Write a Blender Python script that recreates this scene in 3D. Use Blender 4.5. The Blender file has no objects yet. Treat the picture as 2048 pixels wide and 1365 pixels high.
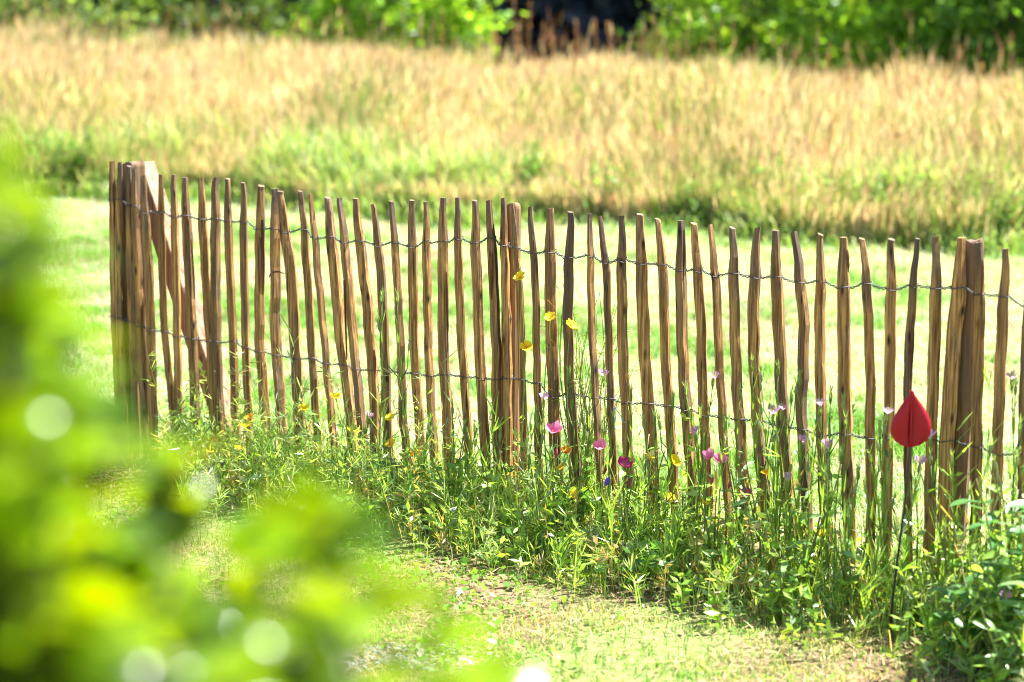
import bpy, math, random
import numpy as np
from mathutils import Vector, Matrix

random.seed(7)
rng = np.random.default_rng(11)
SC = bpy.context.scene
COL = SC.collection
R = math.radians

# ------------------------------------------------------------------ camera
FPX = 85.0 / 36.0 * 2048.0
PITCH = math.atan((682.5 + 167.0) / FPX)
HC = 1.9
cam = bpy.data.cameras.new('camera')
cam.lens = 85.0; cam.sensor_width = 36.0
cam.clip_start = 0.05; cam.clip_end = 2000.0
cam.dof.use_dof = True
cam.dof.focus_distance = 7.35
cam.dof.aperture_fstop = 2.3
camo = bpy.data.objects.new('camera', cam); COL.objects.link(camo)
camo.location = (0, 0, HC)
camo.rotation_euler = (math.pi / 2 - PITCH, 0, 0)
SC.camera = camo

# ------------------------------------------------------------------ world and sun
SUN_AZ = R(64)       # from the viewing direction (+Y) towards +X
SUN_EL = R(61)
world = bpy.data.worlds.new('World'); SC.world = world; world.use_nodes = True
wn = world.node_tree.nodes; wl = world.node_tree.links
sky = wn.new('ShaderNodeTexSky'); sky.sky_type = 'NISHITA'; sky.sun_disc = False
sky.sun_elevation = SUN_EL; sky.sun_rotation = SUN_AZ
wl.new(sky.outputs[0], wn['Background'].inputs[0])
wn['Background'].inputs[1].default_value = 0.062
sund = bpy.data.lights.new('sun', 'SUN'); sund.energy = 5.0; sund.angle = R(0.53)
sund.color = (1.0, 0.975, 0.93)
suno = bpy.data.objects.new('sun', sund); COL.objects.link(suno)
sdir = Vector((math.sin(SUN_AZ) * math.cos(SUN_EL), math.cos(SUN_AZ) * math.cos(SUN_EL), math.sin(SUN_EL)))
suno.rotation_euler = (-sdir).to_track_quat('-Z', 'Y').to_euler()
suno.location = sdir * 50
SC.view_settings.view_transform = 'Standard'; SC.view_settings.look = 'None'
SC.view_settings.exposure = 2.33; SC.view_settings.gamma = 1.0
SC.view_settings.use_curve_mapping = False
SC.cycles.use_denoising = True
SC.cycles.max_bounces = 5; SC.cycles.diffuse_bounces = 2; SC.cycles.glossy_bounces = 2; SC.cycles.transmission_bounces = 3; SC.cycles.filter_width = 1.0; SC.cycles.transparent_max_bounces = 4
SC.cycles.sample_clamp_indirect = 6.0

# ------------------------------------------------------------------ where a measured point of the photograph stands
def ray(x, y):
    xc = (x - 1024.0) / FPX; yc = -(y - 682.5) / FPX
    return np.array([xc, yc * math.sin(PITCH) + math.cos(PITCH), yc * math.cos(PITCH) - math.sin(PITCH)])
CAM = np.array([0, 0, HC])
def ground_pt(x, y, z=0.0):
    d = ray(x, y); t = (HC - z) / -d[2]
    return CAM + d * t
def depth_pt(x, y, Y):
    d = ray(x, y); return CAM + d * (Y / d[1])
FA = ground_pt(1700, 1182); FB = ground_pt(530, 963)
FU = (FA - FB) / np.linalg.norm(FA - FB)          # along the fence, towards the right
FN = np.array([FU[1], -FU[0], 0.0])               # towards the camera
UP = np.array([0, 0, 1.0])
def fence_pt(x, y, off=0.0):
    d = ray(x, y); t = ((FA + FN * off - CAM) @ FN) / (d @ FN)
    return CAM + d * t
def fence_s(P): return float((P - FA) @ FU)
def fence_ground(x, off):
    """ground point 'off' metres in front of the fence, in the photograph's column x"""
    d = ray(x, 1000.0)
    # the column is nearly vertical: march down to z = 0 on the offset plane
    lo, hi = 400.0, 1900.0
    for _ in range(40):
        m = 0.5 * (lo + hi)
        if fence_pt(x, m, off)[2] > 0: lo = m
        else: hi = m
    P = fence_pt(x, lo, off); P[2] = 0.0
    return P

# ------------------------------------------------------------------ materials
def new_mat(name):
    m = bpy.data.materials.new(name); m.use_nodes = True
    nt = m.node_tree; nt.nodes.clear()
    return m, nt.nodes, nt.links
def out(n, l, sh):
    o = n.new('ShaderNodeOutputMaterial'); l.new(sh, o.inputs['Surface']); return o

def leaf_mat(name, trans=0.45, rough=0.45, spec=0.4, tint=(1.25, 1.15, 0.55), noise=0.0, sheen=0.0):
    m, n, l = new_mat(name)
    at = n.new('ShaderNodeAttribute'); at.attribute_name = 'col'
    src = at.outputs['Color']
    if noise:
        tx = n.new('ShaderNodeTexCoord'); nz = n.new('ShaderNodeTexNoise'); nz.inputs['Scale'].default_value = noise
        l.new(tx.outputs['Object'], nz.inputs['Vector'])
        hv = n.new('ShaderNodeHueSaturation')
        mr = n.new('ShaderNodeMapRange'); mr.inputs['To Min'].default_value = 0.75; mr.inputs['To Max'].default_value = 1.25
        l.new(nz.outputs['Fac'], mr.inputs['Value']); l.new(mr.outputs['Result'], hv.inputs['Value'])
        l.new(src, hv.inputs['Color']); src = hv.outputs['Color']
    b = n.new('ShaderNodeBsdfPrincipled'); b.inputs['Roughness'].default_value = rough
    b.inputs['Specular IOR Level'].default_value = spec
    l.new(src, b.inputs['Base Color'])
    t = n.new('ShaderNodeBsdfTranslucent')
    mx = n.new('ShaderNodeMix'); mx.data_type = 'RGBA'; mx.blend_type = 'MULTIPLY'; mx.inputs['Factor'].default_value = 1.0
    l.new(src, mx.inputs['A']); mx.inputs['B'].default_value = (*tint, 1)
    l.new(mx.outputs['Result'], t.inputs['Color'])
    ms = n.new('ShaderNodeMixShader'); ms.inputs[0].default_value = trans
    l.new(b.outputs[0], ms.inputs[1]); l.new(t.outputs[0], ms.inputs[2])
    out(n, l, ms.outputs[0])
    return m

M = {}
M['leaf'] = leaf_mat('plant_leaf', 0.45, 0.34, 0.55, (1.5, 1.35, 0.55))
M['grass'] = leaf_mat('grass_blade', 0.42, 0.38, 0.5, (1.4, 1.3, 0.6))
M['meadow'] = leaf_mat('meadow_grass', 0.45, 0.5, 0.3, (1.35, 1.2, 0.8))
M['petal'] = leaf_mat('flower_petal', 0.5, 0.55, 0.2, (1.2, 1.1, 0.9))
M['tree'] = leaf_mat('tree_leaf', 0.58, 0.4, 0.35, (1.7, 1.5, 0.45))
M['shrub'] = leaf_mat('shrub_leaf', 0.5, 0.2, 0.22, (1.75, 1.4, 0.1), noise=25.0)

def wood_mat(name, dark, mid, light, grey, greytop=0.0, scale=1.0):
    m, n, l = new_mat(name)
    tx = n.new('ShaderNodeTexCoord'); oi = n.new('ShaderNodeObjectInfo')
    off = n.new('ShaderNodeVectorMath'); off.operation = 'ADD'
    cmb = n.new('ShaderNodeCombineXYZ')
    mu = n.new('ShaderNodeMath'); mu.operation = 'MULTIPLY'; mu.inputs[1].default_value = 37.0
    l.new(oi.outputs['Random'], mu.inputs[0])
    for k in range(3): l.new(mu.outputs[0], cmb.inputs[k])
    l.new(tx.outputs['Object'], off.inputs[0]); l.new(cmb.outputs[0], off.inputs[1])
    mp = n.new('ShaderNodeMapping'); mp.inputs['Scale'].default_value = (130 * scale, 130 * scale, 4.5 * scale)
    l.new(off.outputs[0], mp.inputs['Vector'])
    g = n.new('ShaderNodeTexNoise'); g.inputs['Scale'].default_value = 1.0; g.inputs['Detail'].default_value = 5; g.inputs['Roughness'].default_value = 0.65
    l.new(mp.outputs[0], g.inputs['Vector'])
    cr = n.new('ShaderNodeValToRGB'); e = cr.color_ramp.elements
    e[0].position = 0.30; e[0].color = (*dark, 1); e[1].position = 0.66; e[1].color = (*light, 1)
    k = cr.color_ramp.elements.new(0.46); k.color = (*mid, 1)
    l.new(g.outputs['Fac'], cr.inputs[0])
    # weather stains: bigger patches, and the greyed tip of the pale
    mp2 = n.new('ShaderNodeMapping'); mp2.inputs['Scale'].default_value = (22, 22, 5.5)
    l.new(off.outputs[0], mp2.inputs['Vector'])
    p = n.new('ShaderNodeTexNoise'); p.inputs['Scale'].default_value = 1.0; p.inputs['Detail'].default_value = 4
    l.new(mp2.outputs[0], p.inputs['Vector'])
    sx = n.new('ShaderNodeSeparateXYZ'); l.new(tx.outputs['Object'], sx.inputs[0])
    zr = n.new('ShaderNodeMapRange'); zr.inputs['From Min'].default_value = 0.78; zr.inputs['From Max'].default_value = 1.02
    zr.inputs['To Max'].default_value = greytop
    l.new(sx.outputs['Z'], zr.inputs['Value'])
    ad = n.new('ShaderNodeMath'); ad.operation = 'ADD'; l.new(p.outputs['Fac'], ad.inputs[0]); l.new(zr.outputs['Result'], ad.inputs[1])
    rr = n.new('ShaderNodeMath'); rr.operation = 'MULTIPLY_ADD'; rr.inputs[1].default_value = 0.22; l.new(oi.outputs['Random'], rr.inputs[0]); l.new(ad.outputs[0], rr.inputs[2])
    st = n.new('ShaderNodeMapRange'); st.inputs['From Min'].default_value = 0.56; st.inputs['From Max'].default_value = 0.95
    l.new(rr.outputs[0], st.inputs['Value'])
    mx = n.new('ShaderNodeMix'); mx.data_type = 'RGBA'
    l.new(st.outputs['Result'], mx.inputs['Factor']); l.new(cr.outputs['Color'], mx.inputs['A'])
    gm = n.new('ShaderNodeMix'); gm.data_type = 'RGBA'; gm.blend_type = 'MULTIPLY'; gm.inputs['Factor'].default_value = 0.55
    gm.inputs['A'].default_value = (*grey, 1); l.new(cr.outputs['Color'], gm.inputs['B'])
    gs = n.new('ShaderNodeMix'); gs.data_type = 'RGBA'; gs.blend_type = 'ADD'; gs.inputs['Factor'].default_value = 0.35
    l.new(gm.outputs['Result'], gs.inputs['A']); gs.inputs['B'].default_value = (*grey, 1)
    l.new(gs.outputs['Result'], mx.inputs['B'])
    hv = n.new('ShaderNodeHueSaturation')
    vr = n.new('ShaderNodeMapRange'); vr.inputs['To Min'].default_value = 0.82; vr.inputs['To Max'].default_value = 1.3
    ml = n.new('ShaderNodeMath'); ml.operation = 'MULTIPLY'; ml.inputs[1].default_value = 7.31
    fr = n.new('ShaderNodeMath'); fr.operation = 'FRACT'
    l.new(oi.outputs['Random'], ml.inputs[0]); l.new(ml.outputs[0], fr.inputs[0]); l.new(fr.outputs[0], vr.inputs['Value'])
    l.new(vr.outputs['Result'], hv.inputs['Value']); l.new(mx.outputs['Result'], hv.inputs['Color'])
    mp3 = n.new('ShaderNodeMapping'); mp3.inputs['Scale'].default_value = (170 * scale, 170 * scale, 2.6 * scale); mp3.inputs['Location'].default_value = (3, 5, 1)
    l.new(off.outputs[0], mp3.inputs['Vector'])
    ck = n.new('ShaderNodeTexNoise'); ck.inputs['Scale'].default_value = 1.0; ck.inputs['Detail'].default_value = 2; l.new(mp3.outputs[0], ck.inputs['Vector'])
    ckr = n.new('ShaderNodeMapRange'); ckr.inputs['From Min'].default_value = 0.645; ckr.inputs['From Max'].default_value = 0.72
    l.new(ck.outputs['Fac'], ckr.inputs['Value'])
    mp4 = n.new('ShaderNodeMapping'); mp4.inputs['Scale'].default_value = (26, 26, 9); l.new(off.outputs[0], mp4.inputs['Vector'])
    vo = n.new('ShaderNodeTexVoronoi'); vo.inputs['Scale'].default_value = 1.0; l.new(mp4.outputs[0], vo.inputs['Vector'])
    kn = n.new('ShaderNodeMapRange'); kn.inputs['From Min'].default_value = 0.22; kn.inputs['From Max'].default_value = 0.06; l.new(vo.outputs['Distance'], kn.inputs['Value'])
    mxx = n.new('ShaderNodeMath'); mxx.operation = 'MAXIMUM'; l.new(ckr.outputs['Result'], mxx.inputs[0]); l.new(kn.outputs['Result'], mxx.inputs[1])
    dk = n.new('ShaderNodeMix'); dk.data_type = 'RGBA'; l.new(mxx.outputs[0], dk.inputs['Factor']); l.new(hv.outputs['Color'], dk.inputs['A']); dk.inputs['B'].default_value = (*[c * 0.7 for c in dark], 1)
    b = n.new('ShaderNodeBsdfPrincipled'); b.inputs['Roughness'].default_value = 0.72; b.inputs['Specular IOR Level'].default_value = 0.3
    l.new(dk.outputs['Result'], b.inputs['Base Color'])
    bp = n.new('ShaderNodeBump'); bp.inputs['Strength'].default_value = 0.6; bp.inputs['Distance'].default_value = 0.002
    l.new(g.outputs['Fac'], bp.inputs['Height']); l.new(bp.outputs[0], b.inputs['Normal'])
    out(n, l, b.outputs[0])
    return m
M['pale'] = wood_mat('cleft_chestnut', (0.024, 0.011, 0.004), (0.215, 0.105, 0.032), (0.49, 0.285, 0.092), (0.11, 0.080, 0.060), 0.28)
M['post'] = wood_mat('fence_post_wood', (0.06, 0.027, 0.010), (0.19, 0.095, 0.035), (0.34, 0.19, 0.08), (0.20, 0.15, 0.11), 0.1, 0.6)
M['brace'] = wood_mat('brace_wood', (0.12, 0.06, 0.032), (0.28, 0.155, 0.09), (0.43, 0.28, 0.18), (0.32, 0.25, 0.20), 0.1, 0.5)
M['bark_strip'] = wood_mat('torn_bark', (0.02, 0.008, 0.004), (0.10, 0.035, 0.012), (0.26, 0.10, 0.03), (0.05, 0.035, 0.03), 0.0)
M['bark'] = wood_mat('tree_bark', (0.03, 0.022, 0.016), (0.08, 0.06, 0.045), (0.14, 0.11, 0.085), (0.12, 0.11, 0.10), 0.0, 0.2)

def plain(name, col, rough=0.5, metal=0.0, spec=0.5, bump=0.0, bscale=40.0):
    m, n, l = new_mat(name)
    b = n.new('ShaderNodeBsdfPrincipled'); b.inputs['Roughness'].default_value = rough; b.inputs['Metallic'].default_value = metal
    b.inputs['Specular IOR Level'].default_value = spec
    tx = n.new('ShaderNodeTexCoord'); nz = n.new('ShaderNodeTexNoise'); nz.inputs['Scale'].default_value = bscale; nz.inputs['Detail'].default_value = 4
    l.new(tx.outputs['Object'], nz.inputs['Vector'])
    cr = n.new('ShaderNodeValToRGB'); e = cr.color_ramp.elements
    e[0].position = 0.3; e[0].color = (*[c * 0.75 for c in col], 1); e[1].position = 0.7; e[1].color = (*[min(1, c * 1.2) for c in col], 1)
    l.new(nz.outputs['Fac'], cr.inputs[0]); l.new(cr.outputs[0], b.inputs['Base Color'])
    if bump:
        bp = n.new('ShaderNodeBump'); bp.inputs['Strength'].default_value = bump; bp.inputs['Distance'].default_value = 0.002
        l.new(nz.outputs['Fac'], bp.inputs['Height']); l.new(bp.outputs[0], b.inputs['Normal'])
    out(n, l, b.outputs[0]); return m
M['wire'] = plain('galvanised_wire', (0.07, 0.07, 0.08), 0.55, 0.4, bscale=200)
M['rod'] = plain('black_rod', (0.015, 0.016, 0.018), 0.45)
M['red'] = plain('red_painted_metal', (0.34, 0.001, 0.016), 0.3, 0.0, 0.3, 0.0, 6)
M['stone'] = plain('grey_pebble', (0.36, 0.34, 0.31), 0.8, bump=0.4)
M['twine'] = plain('turquoise_twine', (0.02, 0.42, 0.50), 0.6, bscale=300)
M['bud'] = plain('violet_bud', (0.10, 0.05, 0.40), 0.6)

def ground_mat():
    m, n, l = new_mat('ground_soil_and_thatch')
    tx = n.new('ShaderNodeTexCoord')
    a = n.new('ShaderNodeTexNoise'); a.inputs['Scale'].default_value = 1.3; a.inputs['Detail'].default_value = 6
    b2 = n.new('ShaderNodeTexNoise'); b2.inputs['Scale'].default_value = 45; b2.inputs['Detail'].default_value = 8; b2.inputs['Roughness'].default_value = 0.7
    for q in (a, b2): l.new(tx.outputs['Object'], q.inputs['Vector'])
    c1 = n.new('ShaderNodeValToRGB'); e = c1.color_ramp.elements
    e[0].position = 0.35; e[0].color = (0.07, 0.042, 0.025, 1); e[1].position = 0.68; e[1].color = (0.30, 0.20, 0.12, 1)
    l.new(b2.outputs['Fac'], c1.inputs[0])
    c2 = n.new('ShaderNodeValToRGB'); e = c2.color_ramp.elements
    e[0].position = 0.3; e[0].color = (0.07, 0.12, 0.025, 1); e[1].position = 0.7; e[1].color = (0.26, 0.30, 0.10, 1)
    l.new(b2.outputs['Fac'], c2.inputs[0])
    st = n.new('ShaderNodeMapRange'); st.inputs['From Min'].default_value = 0.42; st.inputs['From Max'].default_value = 0.6
    l.new(a.outputs['Fac'], st.inputs['Value'])
    mx = n.new('ShaderNodeMix'); mx.data_type = 'RGBA'; l.new(st.outputs['Result'], mx.inputs['Factor'])
    l.new(c1.outputs[0], mx.inputs['A']); l.new(c2.outputs[0], mx.inputs['B'])
    bs = n.new('ShaderNodeBsdfPrincipled'); bs.inputs['Roughness'].default_value = 0.95; bs.inputs['Specular IOR Level'].default_value = 0.1
    l.new(mx.outputs['Result'], bs.inputs['Base Color'])
    bp = n.new('ShaderNodeBump'); bp.inputs['Strength'].default_value = 0.8; bp.inputs['Distance'].default_value = 0.02
    l.new(b2.outputs['Fac'], bp.inputs['Height']); l.new(bp.outputs[0], bs.inputs['Normal'])
    out(n, l, bs.outputs[0]); return m
M['ground'] = ground_mat()

# ------------------------------------------------------------------ mesh helpers
def link_mesh(name, V, faces_flat, sizes, mat, parent=None, loc=None, col=None, smooth=False):
    me = bpy.data.meshes.new(name)
    V = np.asarray(V, dtype=np.float32); nv = len(V)
    faces_flat = np.asarray(faces_flat, dtype=np.int32); sizes = np.asarray(sizes, dtype=np.int32)
    me.vertices.add(nv); me.vertices.foreach_set('co', V.ravel())
    me.loops.add(len(faces_flat)); me.loops.foreach_set('vertex_index', faces_flat)
    me.polygons.add(len(sizes))
    st = np.zeros(len(sizes), dtype=np.int32); st[1:] = np.cumsum(sizes)[:-1]
    me.polygons.foreach_set('loop_start', st)
    me.polygons.foreach_set('use_smooth', np.full(len(sizes), bool(smooth)))
    if col is not None:
        a = me.color_attributes.new('col', 'FLOAT_COLOR', 'POINT')
        c = np.ones((nv, 4), dtype=np.float32); c[:, :3] = col
        a.data.foreach_set('color', c.ravel())
    me.update(calc_edges=True); me.validate()
    me.materials.append(mat)
    o = bpy.data.objects.new(name, me); COL.objects.link(o)
    if parent is not None: o.parent = parent
    if loc is not None: o.location = loc
    return o

class MB:
    def __init__(s): s.V = []; s.F = []; s.S = []; s.C = []; s.n = 0
    def add(s, V, faces, col):
        V = np.asarray(V, float); s.V.append(V)
        c = np.asarray(col, float)
        s.C.append(np.broadcast_to(c, (len(V), 3)) if c.ndim == 1 else c)
        for f in faces:
            s.F.extend([i + s.n for i in f]); s.S.append(len(f))
        s.n += len(V)
    def add_np(s, V, F, col):        # F: (m,k) array
        s.V.append(V); s.C.append(col)
        s.F.extend((F + s.n).ravel().tolist()); s.S.extend([F.shape[1]] * len(F)); s.n += len(V)
    def build(s, name, mat, parent=None, loc=None, smooth=False):
        return link_mesh(name, np.concatenate(s.V), s.F, s.S, mat, parent, loc, np.concatenate(s.C), smooth)
    # shapes
    def tube(s, path, rad, col=(0.5, 0.5, 0.5), k=5, cap=True):
        path = np.asarray(path, float); m = len(path)
        rad = np.broadcast_to(np.asarray(rad, float), (m,))
        tg = np.gradient(path, axis=0); tg /= np.linalg.norm(tg, axis=1)[:, None] + 1e-9
        ref = np.array([0.3, 0.2, 0.9]) if abs(tg[0][2]) < 0.8 else np.array([1.0, 0.2, 0.1])
        V = []
        a = np.cross(tg[0], ref); a /= np.linalg.norm(a)
        for i in range(m):
            a = a - tg[i] * (a @ tg[i]); a /= np.linalg.norm(a) + 1e-9
            b = np.cross(tg[i], a)
            for j in range(k):
                t = 2 * math.pi * j / k
                V.append(path[i] + rad[i] * (math.cos(t) * a + math.sin(t) * b))
        F = [(i * k + j, i * k + (j + 1) % k, (i + 1) * k + (j + 1) % k, (i + 1) * k + j) for i in range(m - 1) for j in range(k)]
        if cap: F.append(tuple(range(k))[::-1]); F.append(tuple((m - 1) * k + j for j in range(k)))
        s.add(V, F, col)
    def leaf(s, base, d, nrm, L, W, col, bend=0.25, fold=0.15, prof=(0.12, 0.75, 1.0, 0.7, 0.0), col2=None):
        """a leaf of several segments along d, curling down by 'bend', folded along its midrib"""
        base = np.asarray(base, float); d = np.asarray(d, float); d = d / (np.linalg.norm(d) + 1e-9)
        nrm = np.asarray(nrm, float); nrm = nrm - d * (nrm @ d); nrm /= np.linalg.norm(nrm) + 1e-9
        sd = np.cross(d, nrm); V = []; m = len(prof); C = []
        col = np.asarray(col, float); c2 = col if col2 is None else np.asarray(col2, float)
        for i, w in enumerate(prof):
            t = i / (m - 1)
            c = base + d * L * t * (1 - 0.3 * abs(bend) * t) - nrm * L * bend * t * t
            hw = 0.5 * W * w; up = nrm * hw * fold * 2
            V += [c - sd * hw + up, c, c + sd * hw + up]; C += [col * (1 - t) + c2 * t] * 3
        F = []
        for i in range(m - 1):
            a = 3 * i; F += [(a, a + 1, a + 4, a + 3), (a + 1, a + 2, a + 5, a + 4)]
        s.add(V, F, np.array(C))

def tri_blades(P, ang, L, W, lean, cb, ct):
    """many one- or two-face blades at once: base pair, middle pair, tip"""
    n = len(P)
    dx = np.stack([np.cos(ang), np.sin(ang), np.zeros(n)], 1)
    sd = np.stack([-np.sin(ang), np.cos(ang), np.zeros(n)], 1)
    up = np.array([0, 0, 1.0])
    mid = P + up * (L * 0.6 * np.cos(lean * 0.5))[:, None] + dx * (L * 0.6 * np.sin(lean * 0.5))[:, None]
    tip = mid + up * (L * 0.4 * np.cos(lean * 1.6))[:, None] + dx * (L * 0.4 * np.sin(lean * 1.6))[:, None]
    h = (W * 0.5)[:, None]
    V = np.stack([P - sd * h, P + sd * h, mid + sd * h * 0.75, mid - sd * h * 0.75, tip], 1).reshape(-1, 3)
    C = np.stack([cb, cb, cb * 0.5 + ct * 0.5, cb * 0.5 + ct * 0.5, ct], 1).reshape(-1, 3)
    i = np.arange(n)[:, None] * 5
    return V, i + np.array([[0, 1, 2, 3]]), i + np.array([[3, 2, 4]]), C
def blades_obj(name, P, ang, L, W, lean, cb, ct, mat, flat_=False):
    V, Q, T, C = tri_blades(P, ang, L, W, lean, cb, ct)
    if flat_:
        V = V.reshape(-1, 5, 3); z0 = V[:, :1, 2]; V[:, :, 2] = z0 + (V[:, :, 2] - z0) * 0.12; V = V.reshape(-1, 3)
    flat = np.concatenate([Q.ravel(), T.ravel()]); sizes = np.concatenate([np.full(len(Q), 4), np.full(len(T), 3)])
    return link_mesh(name, V, flat, sizes, mat, col=C)

def tag(o, label=None, cat=None, group=None, kind=None):
    if label: o['label'] = label
    if cat: o['category'] = cat
    if group: o['group'] = group
    if kind: o['kind'] = kind
    return o
def thing(name, loc, label, cat, group=None):
    o = bpy.data.objects.new(name, None); COL.objects.link(o)
    o.location = [float(v) for v in loc]; o.empty_display_size = 0.1
    return tag(o, label, cat, group)
def unit(v): v = np.asarray(v, float); return v / (np.linalg.norm(v) + 1e-9)
def rvec():
    return unit(rng.normal(size=3))
def jit(c, a=0.2):
    c = np.asarray(c, float); return np.clip(c * (1 + rng.uniform(-a, a)) * (1 + rng.uniform(-a * 0.4, a * 0.4, 3)), 0, 1)
def jitn(c, n, a=0.25, b=0.1):
    c = np.asarray(c, float); return np.clip(c[None] * (1 + rng.uniform(-a, a, (n, 1))) * (1 + rng.uniform(-b, b, (n, 3))), 0, 1)

# ------------------------------------------------------------------ the ground
def sheet(name, x0, x1, y0, y1, z, mat):
    o = link_mesh(name, [(x0, y0, z), (x1, y0, z), (x1, y1, z), (x0, y1, z)], [0, 1, 2, 3], [4], mat)
    return tag(o, kind='structure')
sheet('ground', -600, 600, -200, 1000, 0.0, M['ground'])

# smooth random field for patchiness
_ph = rng.uniform(0, 6.28, (24, 3)); _fr = rng.normal(size=(24, 2))
def field(P, scale=1.0):
    v = np.zeros(len(P))
    for k in range(24):
        q = _fr[k] * scale * (0.6 + 0.12 * k)
        v += np.sin(P[:, 0] * q[0] + P[:, 1] * q[1] + _ph[k, 0]) / math.sqrt(1 + 0.2 * k)
    return v / 3.2

MA = ground_pt(100, 388)[:2]; MBp = ground_pt(2048, 505)[:2]
def meadow_edge(x):          # depth of the meadow's near edge at lateral place x
    t = (x - MA[0]) / (MBp[0] - MA[0]); return MA[1] + (MBp[1] - MA[1]) * t + 0.25 * np.sin(x * 2.3) + 0.12 * np.sin(x * 6.1 + 1)

# mown lawn: beyond the fence and thin towards the camera
def scatter_depth(n, y0, y1, pw=2.0, margin=1.0):
    """points in the wedge seen from the path, thinning with distance"""
    u = rng.uniform(0, 1, n)
    y = 1.0 / (1 / y0 + (1 / y1 - 1 / y0) * u)
    x = rng.uniform(-1, 1, n) * (y * 0.2118 + margin)
    return np.stack([x, y, np.zeros(n)], 1)
def fence_off(P): return (P - FA[None]) @ FN
P = scatter_depth(330000, 5.2, 17.6)
fo = fence_off(P)
f1 = field(P, 1.6); f2 = field(P[:, [1, 0, 2]], 5.5)
keep = P[:, 1] < meadow_edge(P[:, 0]) + 0.3
nearside = fo > -0.15
keep &= ~(nearside & (rng.uniform(0, 1, len(P)) > np.clip(0.40 + 0.75 * f2 + 0.3 * f1, 0.05, 0.95)))
P = P[keep]; f1 = f1[keep]; f2 = f2[keep]; nearside = nearside[keep]; n = len(P)
dry = np.clip(np.where(nearside, 0.30, 0.76) + 0.45 * f1 + 0.75 * f2 + rng.normal(0, 0.22, n), 0, 1)[:, None]
cg = jitn((0.12, 0.29, 0.035), n, 0.4); cd = jitn((0.55, 0.66, 0.47), n, 0.3)
cd = np.where(nearside[:, None], jitn((0.44, 0.40, 0.20), n, 0.35), cd)
cb = cg * (1 - dry) + cd * dry; ct = cb * 1.15
Lb = rng.uniform(0.02, 0.052, n) * np.where(nearside, 0.75, 1.0) * np.clip(1 - 0.55 * f2, 0.5, 2.0)
blades = blades_obj('lawn_grass', P, rng.uniform(0, 6.28, n), Lb, rng.uniform(0.003, 0.0055, n) * (P[:, 1] / 8) ** 0.7, rng.uniform(0.1, 1.3, n), cb, np.clip(ct, 0, 1), M['grass'])
tag(blades, 'short mown lawn grass around the paling fence', 'grass', kind='stuff')
# dry clippings and straw lying about
n = 42000
P = scatter_depth(n, 5.2, 14.0); P[:, 2] = rng.uniform(0.004, 0.03, n)
fo = fence_off(P); k = (rng.uniform(0, 1, n) < np.where(fo > -0.5, 0.6, 0.5)) & (P[:, 1] < meadow_edge(P[:, 0]))
P = P[k]; n = len(P)
cs = jitn((0.48, 0.36, 0.20), n, 0.4)
st = blades_obj('straw_litter', P, rng.uniform(0, 6.28, n), rng.uniform(0.03, 0.11, n), rng.uniform(0.002, 0.0045, n), rng.uniform(0.8, 1.2, n), cs, cs, M['meadow'], True)
tag(st, 'dry straw and clippings strewn over the lawn', 'straw', kind='stuff')

# low clover and rosettes in the near lawn
def low_leaves():
    N = 26000
    P = scatter_depth(N, 5.3, 9.0, margin=0.6); fo = fence_off(P)
    f = field(P[:, [1, 0, 2]], 5.0) + 0.6 * field(P, 2.0)
    k = (fo > -0.6) & (rng.uniform(0, 1, N) < np.clip(0.25 + 0.8 * f, 0.0, 1)); P = P[k]; N = len(P)
    P[:, 2] = rng.uniform(0.004, 0.035, N)
    nr = rng.normal(size=(N, 3)) * 0.6 + np.array([0, 0, 1.0]); nr /= np.linalg.norm(nr, axis=1)[:, None]
    q = np.cross(nr, rng.normal(size=(N, 3))); q /= np.linalg.norm(q, axis=1)[:, None]; q2 = np.cross(nr, q); L = rng.uniform(0.006, 0.016, N)[:, None]
    V = np.stack([P - q * L, P + q2 * L * 0.6, P + q * L, P - q2 * L * 0.6], 1).reshape(-1, 3)
    C = np.repeat(jitn((0.16, 0.34, 0.04), N, 0.4), 4, 0)
    o = link_mesh('clover', V, np.arange(N * 4), np.full(N, 4), M['leaf'], col=C)
    tag(o, 'low clover leaves scattered through the near lawn', 'clover', kind='stuff')
low_leaves()

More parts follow.
